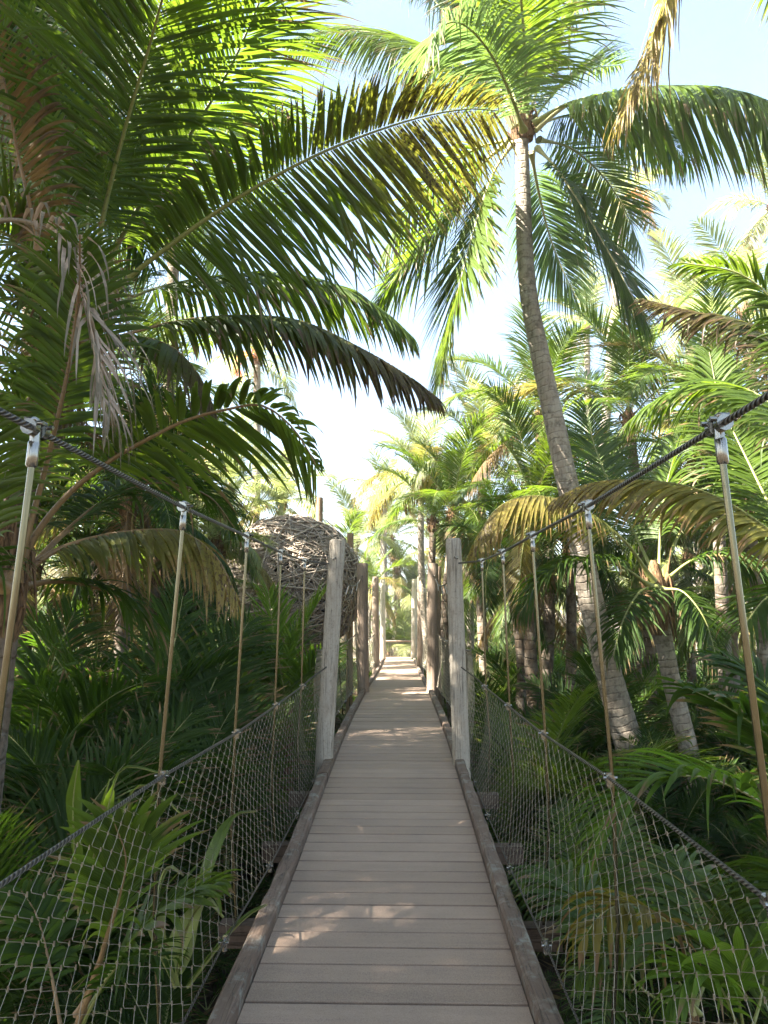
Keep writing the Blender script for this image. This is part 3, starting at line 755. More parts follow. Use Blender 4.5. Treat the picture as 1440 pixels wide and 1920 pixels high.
# ================================================================== PALM B: tall leaning palm right of the bridge
def palm_right():
    Y = 9.0
    g = at(1222, 1580, Y); g[2] = float(gz(g[0], Y)); c = at(978, 240, Y)
    root = empty('coconut_palm', g); tag(root, 'tall leaning coconut palm with slender grey ringed trunk right of the bridge', 'palm tree')
    P = [g - (0, 0, .15)] + [at(x, y, Y) for x, y in ((1190, 1440), (1146, 1280), (1110, 1130), (1086, 1010), (1062, 900), (1036, 775), (1011, 655), (991, 550), (983, 450), (980, 350), (977, 262))]
    trunk_mb(P, .172, .093, 1.15, 7, .05, .03, 24).build('trunk', M['trunk'], root)
    heart_mb(c + (0, 0, .02), .125, .5, 5).build('crown_sheath', M['fibre'], root)
    D = dict(L=1.0, w=.034, seg=7, rr=.026, gap=.021)
    H = lambda pts, leaf='leaf', rib='rib', label=None, **k: hero(root, pts, leaf, rib, label=label, **{**D, **k})
    H([(1000, 232, 8.9), (1060, 196, 8.7), (1135, 176, 8.4), (1230, 163, 8.1), (1330, 163, 7.8), (1430, 185, 7.5), (1540, 250, 7.2)], 'leaf', seed=31, gap=.020, w=.042, L=1.3, droop=.5, lift=-38, ang=(75, 40), pet=.12)
    H([(988, 225, 8.9), (994, 150, 8.7), (1003, 60, 8.4), (1020, -40, 8.0), (1060, -140, 7.5)], 'leaf', seed=32, L=1.2, droop=.7, lift=6, pet=.15)
    H([(982, 245, 8.8), (962, 190, 8.3), (928, 115, 7.9), (885, 58, 7.6), (845, 42, 7.4), (810, 75, 7.3), (792, 145, 7.25)], 'leaf_pale', 'rib', seed=33, L=1.1, droop=.9, lift=-10, pet=.12, label='frond folding over toward the path with greyish tips')
    H([(968, 222, 9.2), (905, 150, 9.8), (830, 98, 10.4), (740, 68, 10.8), (650, 58, 11.0), (575, 72, 11.1), (530, 105, 11.2)], 'leaf', 'rib_pale', seed=34, L=1.0, droop=.5, lift=-30, pet=.14)
    H([(972, 222, 9.2), (915, 130, 9.5), (845, 40, 9.7), (780, -40, 9.8), (700, -110, 9.8)], 'leaf_pale', seed=35, L=1.05, droop=.6, lift=15, pet=.12)
    H([(980, 215, 9.3), (965, 110, 9.8), (935, 0, 10.1), (890, -110, 10.2)], 'leaf_pale', seed=36, L=1.0, droop=.6, lift=15, pet=.12)
    H([(960, 270, 9.0), (925, 325, 8.9), (895, 410, 8.8), (870, 500, 8.7), (845, 605, 8.65), (822, 722, 8.6)], 'leaf', 'rib_pale', seed=37, gap=.019, w=.042, L=1.15, droop=.2, lift=2, pet=.16, ang=(56, 30), roll=0)
    H([(950, 268, 9.1), (900, 312, 9.2), (850, 378, 9.2), (790, 460, 9.2), (740, 520, 9.2), (700, 582, 9.2)], 'leaf', 'rib', seed=38, gap=.019, w=.042, L=1.15, droop=.25, lift=-6, pet=.16, ang=(62, 30))
    H([(1008, 278, 8.9), (1045, 318, 8.7), (1090, 385, 8.6), (1140, 470, 8.5), (1180, 545, 8.45), (1208, 600, 8.4)], 'leaf_deep', 'rib_pale', seed=39, gap=.019, w=.042, L=1.3, droop=.22, lift=0, pet=.14, ang=(62, 28))
    H([(996, 285, 9.3), (1010, 360, 9.8), (1030, 440, 10.2), (1055, 505, 10.4), (1082, 560, 10.5)], 'leaf_pale', 'rib_pale', seed=40, L=1.0, droop=.5, lift=10, pet=.12, ang=(60, 28))
    H([(1000, 222, 9.1), (1050, 165, 9.5), (1105, 130, 9.9), (1165, 122, 10.2)], 'leaf', seed=41, L=.75, droop=.6, lift=15, pet=.15)
    H([(992, 215, 9.0), (1030, 110, 9.2), (1080, 20, 9.3), (1150, -70, 9.2)], 'leaf', seed=42, L=1.0, droop=.8, lift=18, pet=.12)
    H([(1004, 236, 9.1), (1070, 215, 9.6), (1150, 215, 10.1), (1230, 245, 10.5), (1300, 310, 10.8)], 'leaf_deep', seed=43, L=1.0, droop=.5, lift=-30, pet=.15)
    H([(956, 262, 9.1), (890, 280, 9.4), (820, 330, 9.6), (760, 400, 9.7), (715, 480, 9.7)], 'leaf', seed=45, L=1.0, droop=.3, lift=-18, pet=.16)
    H([(1010, 262, 9.1), (1070, 278, 9.5), (1130, 330, 9.8), (1175, 400, 10.0), (1200, 470, 10.0)], 'leaf', seed=46, L=.95, droop=.3, lift=-18, pet=.16)
    H([(975, 212, 8.9), (930, 90, 9.0), (870, -20, 8.9), (790, -110, 8.6)], 'leaf', seed=47, L=1.05, droop=.5, lift=5, pet=.12)
    H([(985, 210, 8.6), (985, 110, 8.1), (975, -30, 7.2), (965, -220, 6.0)], 'leaf', seed=44, L=.9, droop=.6, lift=15, pet=.12)
    for k, (x, y, x1, y1) in enumerate(((925, 185, 962, 240), (948, 170, 970, 235), (1075, 190, 1005, 245))):   # cut frond stubs
        a, b = at(x1, y1, 8.8), at(x, y, 8.75); mb = MB(); tube(mb, spline([a, a * .5 + b * .5 + (0, 0, .03), b], 8)[0], np.linspace(.05, .026, 8), 8, sq=.6)
        mb.build('frond_stub', M['rib_pale'], root)
palm_right()

# ================================================================== PALM C: low palm at the left edge
def palm_low_left():
    top = at(8, 1120, 4.4); g = ground_pt(-30, 4.5)
    root = empty('coconut_palm', g); tag(root, 'low palm at the left edge with brown leaf stalks rising from a fibrous base', 'palm tree')
    trunk_mb([g - (0, 0, .2), g * .5 + top * .5, top], .14, .10, 1.3, 12).build('trunk', M['trunk_dark'], root)
    heart_mb(top, .10, .6, 13).build('crown_sheath', M['fibre'], root)
    D = dict(L=.7, w=.034, seg=8, rr=.030)
    H = lambda pts, leaf='leaf', rib='rib_brown', label=None, **k: hero(root, pts, leaf, rib, label=label, **{**D, **k})
    H([(30, 1090, 4.4), (66, 1005, 4.4), (130, 925, 4.4), (210, 862, 4.4), (280, 822, 4.4), (350, 788, 4.4), (425, 768, 4.4), (490, 760, 4.4), (542, 795, 4.4), (575, 840, 4.4), (592, 872, 4.4)], 'leaf', seed=51, L=.80, droop=.30, lift=4, roll=-32, pet=.36, ratio=(1., .45), w=.044, dr=(1., 2.6), ang=(78, 44), gap=.03)
    H([(26, 1090, 4.3), (66, 950, 4.3), (102, 810, 4.2), (132, 670, 4.1), (148, 540, 3.95), (150, 440, 3.75)], 'leaf', seed=52, L=.52, droop=.45, lift=10, pet=.30)
    H([(35, 1085, 4.5), (100, 1035, 4.6), (180, 1008, 4.7), (270, 995, 4.7), (345, 1000, 4.7), (405, 1045, 4.7), (445, 1120, 4.7)], 'leaf_edge', seed=53, L=.56, droop=.6, lift=-30, pet=.16, label='frond with a yellowed drooping tip')
    H([(15, 1090, 4.4), (10, 990, 4.6), (20, 880, 4.7), (45, 770, 4.7), (90, 680, 4.6)], 'leaf', seed=54, L=.55, droop=.5, lift=10, pet=.25)
    H([(20, 1095, 4.3), (-30, 980, 4.2), (-60, 870, 4.0), (-70, 760, 3.8)], 'leaf', seed=55, L=.6, droop=.5, lift=10, pet=.25)
    H([(40, 1085, 4.6), (120, 1000, 5.0), (210, 930, 5.4), (300, 905, 5.7), (390, 930, 5.9), (440, 990, 6.0)], 'leaf_deep', seed=56, L=.7, droop=.7, lift=15, pet=.25)
    H([(38, 1100, 4.5), (110, 1090, 4.8), (190, 1105, 5.0), (260, 1150, 5.1), (300, 1215, 5.2)], 'leaf_deep', seed=57, L=.6, droop=.9, lift=8, pet=.2)
    H([(10, 1100, 4.2), (-50, 1050, 3.9), (-120, 1040, 3.6), (-180, 1090, 3.4)], 'leaf_deep', seed=58, L=.6, droop=.9, lift=8, pet=.2)
palm_low_left()

# ================================================================== PALM D: short palm among the greenery at right
def palm_mid_right():
    Y = 8.6; top = at(1232, 1120, Y); g = ground_pt(1310, Y)
    root = empty('coconut_palm', g); tag(root, 'short palm with brown fibrous husk under its crown at right behind the leaning trunk', 'palm tree')
    trunk_mb([g - (0, 0, .2), at(1290, 1400, Y), at(1258, 1270, Y), top], .115, .095, 1.15, 15).build('trunk', M['trunk'], root)
    heart_mb(at(1230, 1140, Y), .115, .7, 16).build('crown_sheath', M['fibre'], root)
    D = dict(L=.75, w=.036, seg=7, rr=.026)
    H = lambda pts, leaf='leaf', rib='rib', label=None, **k: hero(root, pts, leaf, rib, label=label, **{**D, **k})
    H([(1224, 1090, 8.5), (1180, 1025, 8.3), (1120, 972, 8.1), (1060, 940, 7.9), (990, 930, 7.7), (930, 955, 7.6), (888, 1022, 7.5)], 'leaf_edge', seed=61, L=.85, droop=.5, lift=-32, pet=.28, label='yellowish arching frond above the right handrail')
    H([(1236, 1085, 8.6), (1238, 1000, 8.7), (1252, 900, 8.8), (1290, 800, 8.8), (1350, 730, 8.6)], 'leaf', seed=62, L=.8, droop=.6, lift=14, pet=.2)
    H([(1245, 1090, 8.6), (1300, 1050, 8.6), (1370, 1045, 8.5), (1440, 1090, 8.4), (1490, 1170, 8.3)], 'leaf_deep', seed=63, L=.8, droop=.9, lift=10, pet=.2)
    H([(1220, 1100, 8.4), (1160, 1060, 8.2), (1090, 1050, 8.0), (1020, 1080, 7.9), (975, 1150, 7.8)], 'leaf_deep', seed=64, L=.75, droop=1., lift=10, pet=.25)
    H([(1230, 1085, 8.8), (1190, 1000, 9.4), (1140, 900, 9.9), (1110, 820, 10.3), (1100, 760, 10.5)], 'leaf', seed=65, L=.85, droop=.6, lift=12, pet=.2)
    H([(1240, 1085, 8.8), (1280, 990, 9.3), (1350, 900, 9.8), (1430, 850, 10.2), (1510, 840, 10.5)], 'leaf', seed=66, L=.85, droop=.7, lift=12, pet=.2)
    H([(1228, 1100, 8.5), (1200, 1110, 8.2), (1170, 1160, 8.0), (1150, 1230, 7.9)], 'leaf_deep', seed=67, L=.6, droop=.9, lift=5, pet=.2)
    H([(1240, 1105, 8.5), (1280, 1110, 8.3), (1320, 1160, 8.1), (1345, 1240, 8.0)], 'leaf_deep', seed=68, L=.6, droop=.9, lift=5, pet=.2)
palm_mid_right()

# ================================================================== PALM E: palms outside the right edge whose fronds reach into view
def palm_edge_right():
    Y = 5.4; top = at(1600, 1120, Y); g = ground_pt(1640, Y)
    root = empty('coconut_palm', g); tag(root, 'palm at the right edge with a long yellow green frond arching before the leaning trunk', 'palm tree')
    trunk_mb([g - (0, 0, .2), g * .5 + top * .5, top], .16, .12, 1.2, 17).build('trunk', M['trunk'], root)
    heart_mb(top, .13, .5, 18).build('crown_sheath', M['fibre'], root)
    D = dict(L=.6, w=.034, seg=8, rr=.024)
    H = lambda pts, leaf='leaf', rib='rib', label=None, **k: hero(root, pts, leaf, rib, label=label, **{**D, **k})
    H([(1590, 1110, 5.4), (1510, 1050, 5.5), (1430, 985, 5.6), (1350, 935, 5.7), (1270, 908, 5.8), (1180, 900, 5.9), (1100, 908, 6.0), (1042, 935, 6.05)], 'leaf_edge', seed=71, L=.62, droop=.55, lift=-30, pet=.12, label='yellow green arching frond')
    H([(1600, 1090, 5.4), (1560, 950, 5.5), (1500, 820, 5.6), (1420, 740, 5.8), (1330, 720, 6.0), (1240, 745, 6.1), (1180, 790, 6.2)], 'leaf', seed=72, L=.7, droop=.6, lift=-20, pet=.15)
    H([(1600, 1090, 5.6), (1570, 900, 6.0), (1520, 740, 6.3), (1450, 640, 6.5), (1380, 600, 6.6), (1300, 585, 6.7), (1205, 562, 6.7)], 'leaf_half', 'rib_brown', seed=73, L=.55, droop=.6, lift=-25, pet=.2, label='brown tipped frond by the right edge')
    H([(1610, 1090, 5.3), (1580, 900, 5.2), (1530, 720, 5.1), (1470, 590, 5.0), (1390, 515, 5.0), (1275, 492, 5.0)], 'leaf', seed=74, L=.42, droop=.7, lift=12, pet=.3)
    H([(1590, 1115, 5.3), (1510, 1100, 5.2), (1440, 1120, 5.1), (1390, 1180, 5.0)], 'leaf_deep', seed=75, L=.5, droop=.9, lift=10, pet=.2)
    H([(1580, 1110, 5.6), (1480, 1010, 6.1), (1400, 860, 6.8), (1350, 750, 7.2), (1330, 660, 7.5)], 'leaf', seed=76, L=.7, droop=.6, lift=14, pet=.2)
palm_edge_right()

def palm_top_right():
    Y = 6.6; top = at(1560, -330, Y); g = ground_pt(1760, Y)
    root = empty('coconut_palm', g); tag(root, 'palm beyond the top right corner whose dry frond hangs into view', 'palm tree')
    trunk_mb([g - (0, 0, .2), g * .5 + top * .5 + (.3, 0, 0), top], .19, .12, 1.3, 19).build('trunk', M['trunk'], root)
    heart_mb(top, .13, .5, 20).build('crown_sheath', M['fibre'], root)
    hero(root, [(1540, -320, 6.6), (1440, -330, 6.7), (1340, -230, 6.8), (1280, -80, 6.85), (1240, 40, 6.9), (1205, 130, 6.9), (1165, 225, 6.9)], 'leaf_edge', 'rib_brown', label='dry hanging frond', L=1.05, w=.04, seg=7, droop=.9, lift=5, miss=.2, seed=81, pet=.1, ang=(60, 25), jit=.25, wild=.1)
    crown(root, top + (0, 0, .1), 3.6, 12, 82, 'leaf', 'mid', (80, 60, 40, 18), az0=0, azr=1.5)
palm_top_right()
# ================================================================== OTHER PALMS, each with its own crown and trunk
# crown pixel x, y, distance; pixel x of foot; frond length; fronds; seed; leaf; label
FAR = [
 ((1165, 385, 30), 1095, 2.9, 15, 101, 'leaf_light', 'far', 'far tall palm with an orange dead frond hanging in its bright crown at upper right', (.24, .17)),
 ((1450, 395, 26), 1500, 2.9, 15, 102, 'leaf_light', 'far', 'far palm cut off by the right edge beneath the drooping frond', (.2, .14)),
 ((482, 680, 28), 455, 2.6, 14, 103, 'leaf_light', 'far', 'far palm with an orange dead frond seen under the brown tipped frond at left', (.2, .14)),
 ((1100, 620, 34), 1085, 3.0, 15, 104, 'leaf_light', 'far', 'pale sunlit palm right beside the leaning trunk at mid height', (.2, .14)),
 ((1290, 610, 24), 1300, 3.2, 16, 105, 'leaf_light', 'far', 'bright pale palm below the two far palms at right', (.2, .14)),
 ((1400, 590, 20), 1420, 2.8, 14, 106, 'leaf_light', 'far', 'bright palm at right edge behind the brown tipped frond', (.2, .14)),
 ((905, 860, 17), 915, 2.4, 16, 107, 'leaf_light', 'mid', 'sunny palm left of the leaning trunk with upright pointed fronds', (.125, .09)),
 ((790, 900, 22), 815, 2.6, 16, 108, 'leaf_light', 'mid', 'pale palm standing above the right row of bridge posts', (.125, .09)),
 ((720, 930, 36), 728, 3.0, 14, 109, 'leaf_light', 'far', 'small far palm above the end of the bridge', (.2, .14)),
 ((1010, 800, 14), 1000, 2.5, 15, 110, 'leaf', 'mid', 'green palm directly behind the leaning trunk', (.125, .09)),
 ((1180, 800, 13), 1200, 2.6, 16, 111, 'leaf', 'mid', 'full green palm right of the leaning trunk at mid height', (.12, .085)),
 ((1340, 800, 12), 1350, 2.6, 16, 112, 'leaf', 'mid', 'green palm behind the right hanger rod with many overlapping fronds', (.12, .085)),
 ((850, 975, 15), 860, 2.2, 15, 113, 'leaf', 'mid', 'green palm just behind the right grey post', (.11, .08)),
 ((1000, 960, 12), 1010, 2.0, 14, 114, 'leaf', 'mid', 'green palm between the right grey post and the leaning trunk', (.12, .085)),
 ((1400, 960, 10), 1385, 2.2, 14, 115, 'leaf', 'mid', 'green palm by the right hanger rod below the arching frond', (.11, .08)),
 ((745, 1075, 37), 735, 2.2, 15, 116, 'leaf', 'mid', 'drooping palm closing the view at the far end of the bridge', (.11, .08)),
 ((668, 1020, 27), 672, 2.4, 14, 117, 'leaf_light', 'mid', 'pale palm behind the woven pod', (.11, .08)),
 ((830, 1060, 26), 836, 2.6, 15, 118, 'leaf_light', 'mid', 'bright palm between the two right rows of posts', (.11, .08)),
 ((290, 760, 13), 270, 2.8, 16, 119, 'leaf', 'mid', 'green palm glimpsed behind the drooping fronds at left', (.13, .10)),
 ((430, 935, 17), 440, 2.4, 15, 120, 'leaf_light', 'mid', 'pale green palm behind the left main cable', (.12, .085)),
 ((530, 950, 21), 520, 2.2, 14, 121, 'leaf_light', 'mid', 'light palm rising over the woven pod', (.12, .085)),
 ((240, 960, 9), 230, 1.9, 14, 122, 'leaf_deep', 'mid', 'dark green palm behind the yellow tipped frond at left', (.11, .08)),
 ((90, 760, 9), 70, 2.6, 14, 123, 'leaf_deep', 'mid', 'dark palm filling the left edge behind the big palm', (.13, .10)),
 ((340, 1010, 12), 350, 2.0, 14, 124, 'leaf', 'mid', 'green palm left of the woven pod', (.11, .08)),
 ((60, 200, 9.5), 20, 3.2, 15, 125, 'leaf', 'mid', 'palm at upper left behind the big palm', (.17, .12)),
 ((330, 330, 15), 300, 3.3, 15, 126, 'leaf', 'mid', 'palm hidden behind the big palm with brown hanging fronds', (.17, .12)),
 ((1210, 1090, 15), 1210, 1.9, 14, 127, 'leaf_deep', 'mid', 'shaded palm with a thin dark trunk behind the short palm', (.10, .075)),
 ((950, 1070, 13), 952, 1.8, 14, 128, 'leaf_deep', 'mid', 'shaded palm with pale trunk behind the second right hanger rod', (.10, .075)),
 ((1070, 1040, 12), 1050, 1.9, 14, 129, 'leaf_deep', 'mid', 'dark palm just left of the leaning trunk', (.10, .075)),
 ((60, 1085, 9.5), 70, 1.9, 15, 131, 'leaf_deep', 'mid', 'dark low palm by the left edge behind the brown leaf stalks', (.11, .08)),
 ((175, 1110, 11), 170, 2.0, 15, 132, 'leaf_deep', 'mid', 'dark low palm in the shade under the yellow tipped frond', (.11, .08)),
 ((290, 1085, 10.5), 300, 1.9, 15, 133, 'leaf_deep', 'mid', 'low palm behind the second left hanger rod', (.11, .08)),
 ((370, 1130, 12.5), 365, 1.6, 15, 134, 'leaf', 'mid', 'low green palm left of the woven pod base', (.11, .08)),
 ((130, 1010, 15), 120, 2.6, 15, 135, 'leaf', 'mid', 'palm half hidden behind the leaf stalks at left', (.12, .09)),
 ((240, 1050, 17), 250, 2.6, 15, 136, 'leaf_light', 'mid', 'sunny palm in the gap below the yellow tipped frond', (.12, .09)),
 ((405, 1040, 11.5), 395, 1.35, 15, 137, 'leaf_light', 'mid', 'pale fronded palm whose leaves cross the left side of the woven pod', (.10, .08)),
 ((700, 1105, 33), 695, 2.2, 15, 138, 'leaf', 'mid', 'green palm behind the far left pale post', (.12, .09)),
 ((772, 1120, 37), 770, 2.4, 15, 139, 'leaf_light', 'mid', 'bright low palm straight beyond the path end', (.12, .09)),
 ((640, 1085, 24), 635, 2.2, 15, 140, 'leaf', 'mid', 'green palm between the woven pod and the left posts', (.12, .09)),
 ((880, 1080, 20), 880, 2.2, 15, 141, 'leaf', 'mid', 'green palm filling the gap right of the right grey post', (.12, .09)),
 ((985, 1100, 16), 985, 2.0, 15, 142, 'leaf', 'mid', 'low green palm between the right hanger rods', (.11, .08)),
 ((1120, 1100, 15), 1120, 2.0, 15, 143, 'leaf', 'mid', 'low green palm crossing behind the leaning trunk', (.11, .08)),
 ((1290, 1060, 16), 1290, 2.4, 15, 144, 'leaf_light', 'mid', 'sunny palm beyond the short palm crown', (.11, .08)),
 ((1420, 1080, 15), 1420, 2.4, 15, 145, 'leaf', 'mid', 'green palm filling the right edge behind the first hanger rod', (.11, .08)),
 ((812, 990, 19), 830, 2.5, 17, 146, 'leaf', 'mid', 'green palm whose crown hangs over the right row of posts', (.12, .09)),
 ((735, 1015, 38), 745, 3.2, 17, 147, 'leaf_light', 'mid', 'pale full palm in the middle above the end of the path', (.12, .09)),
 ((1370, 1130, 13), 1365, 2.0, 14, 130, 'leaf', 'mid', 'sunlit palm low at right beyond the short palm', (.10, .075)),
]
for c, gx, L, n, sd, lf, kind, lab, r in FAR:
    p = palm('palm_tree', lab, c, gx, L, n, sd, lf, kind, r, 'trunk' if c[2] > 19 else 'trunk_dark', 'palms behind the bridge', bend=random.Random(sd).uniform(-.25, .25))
    if sd in (101, 103):
        C = at(*c) + np.array((.12, -.25, .1)); S = 2.2 if sd == 101 else 1.9; d = 1 if sd == 101 else -1
        o = frond_mb([C, C + np.array((.35 * d, -.3, .1)) * .8, C + np.array((.75 * d, -.5, -.25)) * .8, C + np.array((.9 * d, -.55, -1.0)) * .8], L=.9, n=60, droop=1.6, w=.05, seg=5, seed=sd, rr=.03, pet=.05, wild=.12)
        o.build('frond', [M['leaf_orange'], M['rib_brown']], p)['label'] = 'orange dead frond'

# ------------------------------------------------------------------ young palms on the forest floor
YOUNG = [
 (495, 8.4, 2.6, 7, 201, 'leaf', (80, 80, 80, 60, 60), 'bright young palm with upright fan fronds left of the left grey post'),
 (300, 6.2, 2.9, 6, 202, 'leaf_deep', (80, 80, 60, 60), 'young palm with one tall upright frond behind the second left hanger rod'),
 (120, 4.6, 2.2, 7, 203, 'leaf_deep', (80, 60, 60, 40), 'dark young palm with fine fan fronds at the left edge'),
 (340, 5.8, 2.4, 7, 204, 'leaf_deep', (80, 60, 60, 40, 40), 'dark young palm behind the left handrail between two hanger rods'),
 (440, 7.2, 2.4, 8, 205, 'leaf_deep', (80, 60, 60, 40), 'dark green young palm behind the left handrail near the grey post'),
 (200, 7.0, 2.6, 7, 206, 'leaf_deep', (80, 80, 60, 60, 40), 'shaded young palm deep in the left undergrowth'),
 (40, 6.5, 2.7, 7, 207, 'leaf_deep', (80, 80, 60, 60, 40), 'shaded young palm behind the fibrous base at left'),
 (560, 11.5, 1.7, 7, 208, 'leaf', (80, 60, 60, 40), 'small palm between the left grey and brown posts'),
 (960, 8.2, 1.9, 8, 209, 'leaf', (80, 60, 60, 40), 'young palm behind the right net next to the grey post'),
 (1000, 8.2, 2.1, 8, 210, 'leaf', (80, 60, 60, 40, 40), 'young palm left of the leaning trunk base'),
 (1090, 7.4, 1.9, 8, 211, 'leaf', (80, 60, 40, 40), 'young palm with spreading fronds in front of the leaning trunk base'),
 (1150, 10.5, 2.4, 8, 212, 'leaf_deep', (80, 80, 60, 60, 40), 'young palm behind the leaning trunk base'),
 (1300, 9.6, 1.6, 8, 213, 'leaf', (80, 60, 60, 40), 'young palm right of the short palm trunk'),
 (1430, 8.8, 2.0, 8, 214, 'leaf', (80, 80, 60, 60, 40), 'young palm with tall bright fronds by the right edge'),
 (905, 13.5, 1.8, 8, 215, 'leaf', (80, 60, 60, 40), 'young palm seen between the right posts'),
 (600, 17, 1.8, 8, 216, 'leaf', (80, 60, 60, 40), 'young palm beside the far left posts'),
 (760, 33.5, 2.3, 10, 217, 'leaf_light', (80, 80, 60, 60, 40), 'bright young palm just beyond the end railing'),
 (728, 34, 2.1, 9, 218, 'leaf', (80, 60, 60, 40), 'young palm behind the left part of the end railing'),
 (850, 25, 2.2, 9, 219, 'leaf_light', (80, 80, 60, 60, 40), 'bright young palm right of the far right posts'),
 (930, 16, 2.2, 8, 220, 'leaf_light', (80, 80, 60, 60, 40), 'sunlit young palm beyond the right hanger rods'),
 (330, 4.6, 1.0, 7, 221, 'leaf_deep', (60, 60, 40), 'low young palm under the left net near the kerb'),
 (10, 4.1, 2.0, 8, 223, 'leaf_deep', (80, 80, 60, 60, 40), 'dark young palm in front of the fibrous base at the left edge'),
 (215, 4.7, 1.9, 7, 224, 'leaf_deep', (80, 80, 60, 60, 40), 'dark young palm behind the left handrail beside the first hanger rod'),
 (1110, 5.6, 1.4, 8, 222, 'leaf', (80, 60, 60, 40), 'young palm close behind the right net'),
]
for gx, Y, L, n, sd, lf, els, lab in YOUNG:
    young(lab, gx, Y, L, n, sd, lf, els)

# ------------------------------------------------------------------ plants next to the bridge in the foreground
def plant(name, label, base, cat='plant', group=None):
    root = empty(name, base); tag(root, label, cat, group); return root
def seedling_left():
    g = ground_pt(-60, 2.75); top = at(218, 1700, 2.6)
    r = plant('palm_seedling', 'broad leaved palm seedling with an orange stalk behind the left net', g, 'young palm')
    mb = MB(); tube(mb, spline([g, at(145, 1920, 2.68), at(190, 1790, 2.62), top], 18)[0], np.linspace(.022, .008, 18), 8); mb.build('stalk', M['rib_brown'], r)
    hero(r, [(150, 1900, 2.7), (190, 1790, 2.63), (222, 1690, 2.6), (236, 1610, 2.55), (215, 1545, 2.5)], 'leaf', 'rib_brown', L=.30, w=.042, seg=8, n=26, droop=.35, lift=12, pet=.42, rr=.011, seed=301, ang=(55, 18))
    hero(r, [(140, 1930, 2.72), (250, 1760, 2.8), (330, 1690, 2.85), (400, 1660, 2.85)], 'leaf', 'rib', L=.26, w=.036, seg=7, n=24, droop=.5, lift=12, pet=.4, rr=.009, seed=302, ang=(50, 20))
    hero(r, [(120, 1960, 2.7), (95, 1820, 2.8), (70, 1720, 2.85), (40, 1670, 2.9)], 'leaf_deep', 'rib_brown', L=.22, w=.03, seg=7, n=22, droop=.5, lift=10, pet=.4, rr=.009, seed=303)
    hero(r, [(150, 1930, 2.7), (205, 1830, 2.6), (260, 1790, 2.5), (320, 1800, 2.45)], 'leaf_deep', 'rib', L=.2, w=.024, seg=7, n=20, droop=.6, lift=10, pet=.3, rr=.008, seed=304)
seedling_left()
def blades(name, label, base, specs, cat='plant'):
    r = plant(name, label, base, cat)
    for k, (pts, wd, lf, sd) in enumerate(specs):
        blade_mb(px(pts), wd, sd).build('leaf', [M[lf], M['rib']], r)
    return r
blades('palm_seedling', 'seedling with two stiff upright undivided leaves at left below the handrail', ground_pt(150, 3.6),
 [([(150, 1720, 3.6), (142, 1600, 3.58), (138, 1500, 3.55), (147, 1425, 3.5)], .11, 'leaf', 1), ([(155, 1720, 3.6), (185, 1600, 3.6), (190, 1520, 3.6), (205, 1460, 3.6)], .05, 'leaf', 2),
  ([(160, 1720, 3.6), (215, 1560, 3.5), (250, 1480, 3.5), (290, 1470, 3.5)], .05, 'leaf', 3), ([(170, 1700, 3.6), (240, 1560, 3.4), (300, 1500, 3.4), (345, 1530, 3.4)], .05, 'leaf', 7), ([(150, 1700, 3.6), (200, 1520, 3.4), (230, 1440, 3.4), (310, 1450, 3.4)], .07, 'leaf', 8)], 'young palm')
blades('palm_seedling', 'low seedling with pale broad leaves behind the left net beside the kerb', ground_pt(330, 3.0),
 [([(330, 1830, 3.0), (350, 1740, 2.95), (385, 1690, 2.9), (420, 1720, 2.9)], .12, 'leaf_light', 4), ([(330, 1850, 3.0), (290, 1740, 2.9), (310, 1630, 2.9), (345, 1640, 2.9)], .09, 'leaf_light', 5),
  ([(350, 1850, 3.0), (420, 1760, 3.0), (465, 1715, 3.0), (500, 1695, 3.0)], .10, 'leaf', 6), ([(330, 1830, 3.0), (400, 1600, 3.1), (440, 1530, 3.2), (480, 1520, 3.2)], .09, 'leaf', 9)], 'young palm')
rb_ = blades('palm_seedling', 'broad leaved plant with long arching leaves behind the right net', ground_pt(1385, 2.9),
 [([(1385, 1850, 2.9), (1360, 1740, 2.95), (1280, 1650, 3.0), (1190, 1605, 3.05), (1100, 1600, 3.1)], .10, 'leaf_deep', 11), ([(1385, 1850, 2.8), (1330, 1780, 2.7), (1260, 1745, 2.65), (1190, 1790, 2.6), (1165, 1860, 2.6)], .13, 'leaf', 12)], 'plant')
hero(rb_, [(1400, 1960, 2.6), (1385, 1860, 2.55), (1400, 1790, 2.5), (1450, 1760, 2.45), (1510, 1800, 2.4)], 'leaf_fresh', 'rib', name='leaf', L=.30, w=.05, seg=8, n=13, droop=.7, lift=8, pet=.3, rr=.008, seed=341, ang=(50, 14))
hero(rb_, [(1395, 1960, 2.6), (1350, 1850, 2.5), (1300, 1830, 2.45), (1255, 1880, 2.4)], 'leaf_fresh', 'rib', name='leaf', L=.24, w=.032, seg=8, n=18, droop=.8, lift=8, pet=.3, rr=.007, seed=342, ang=(55, 18))
hero(rb_, [(1400, 1960, 2.7), (1430, 1850, 2.8), (1420, 1750, 2.9), (1370, 1680, 3.0)], 'leaf', 'rib', name='leaf', L=.30, w=.03, seg=8, n=22, droop=.5, lift=10, pet=.3, rr=.008, seed=343, ang=(55, 18))
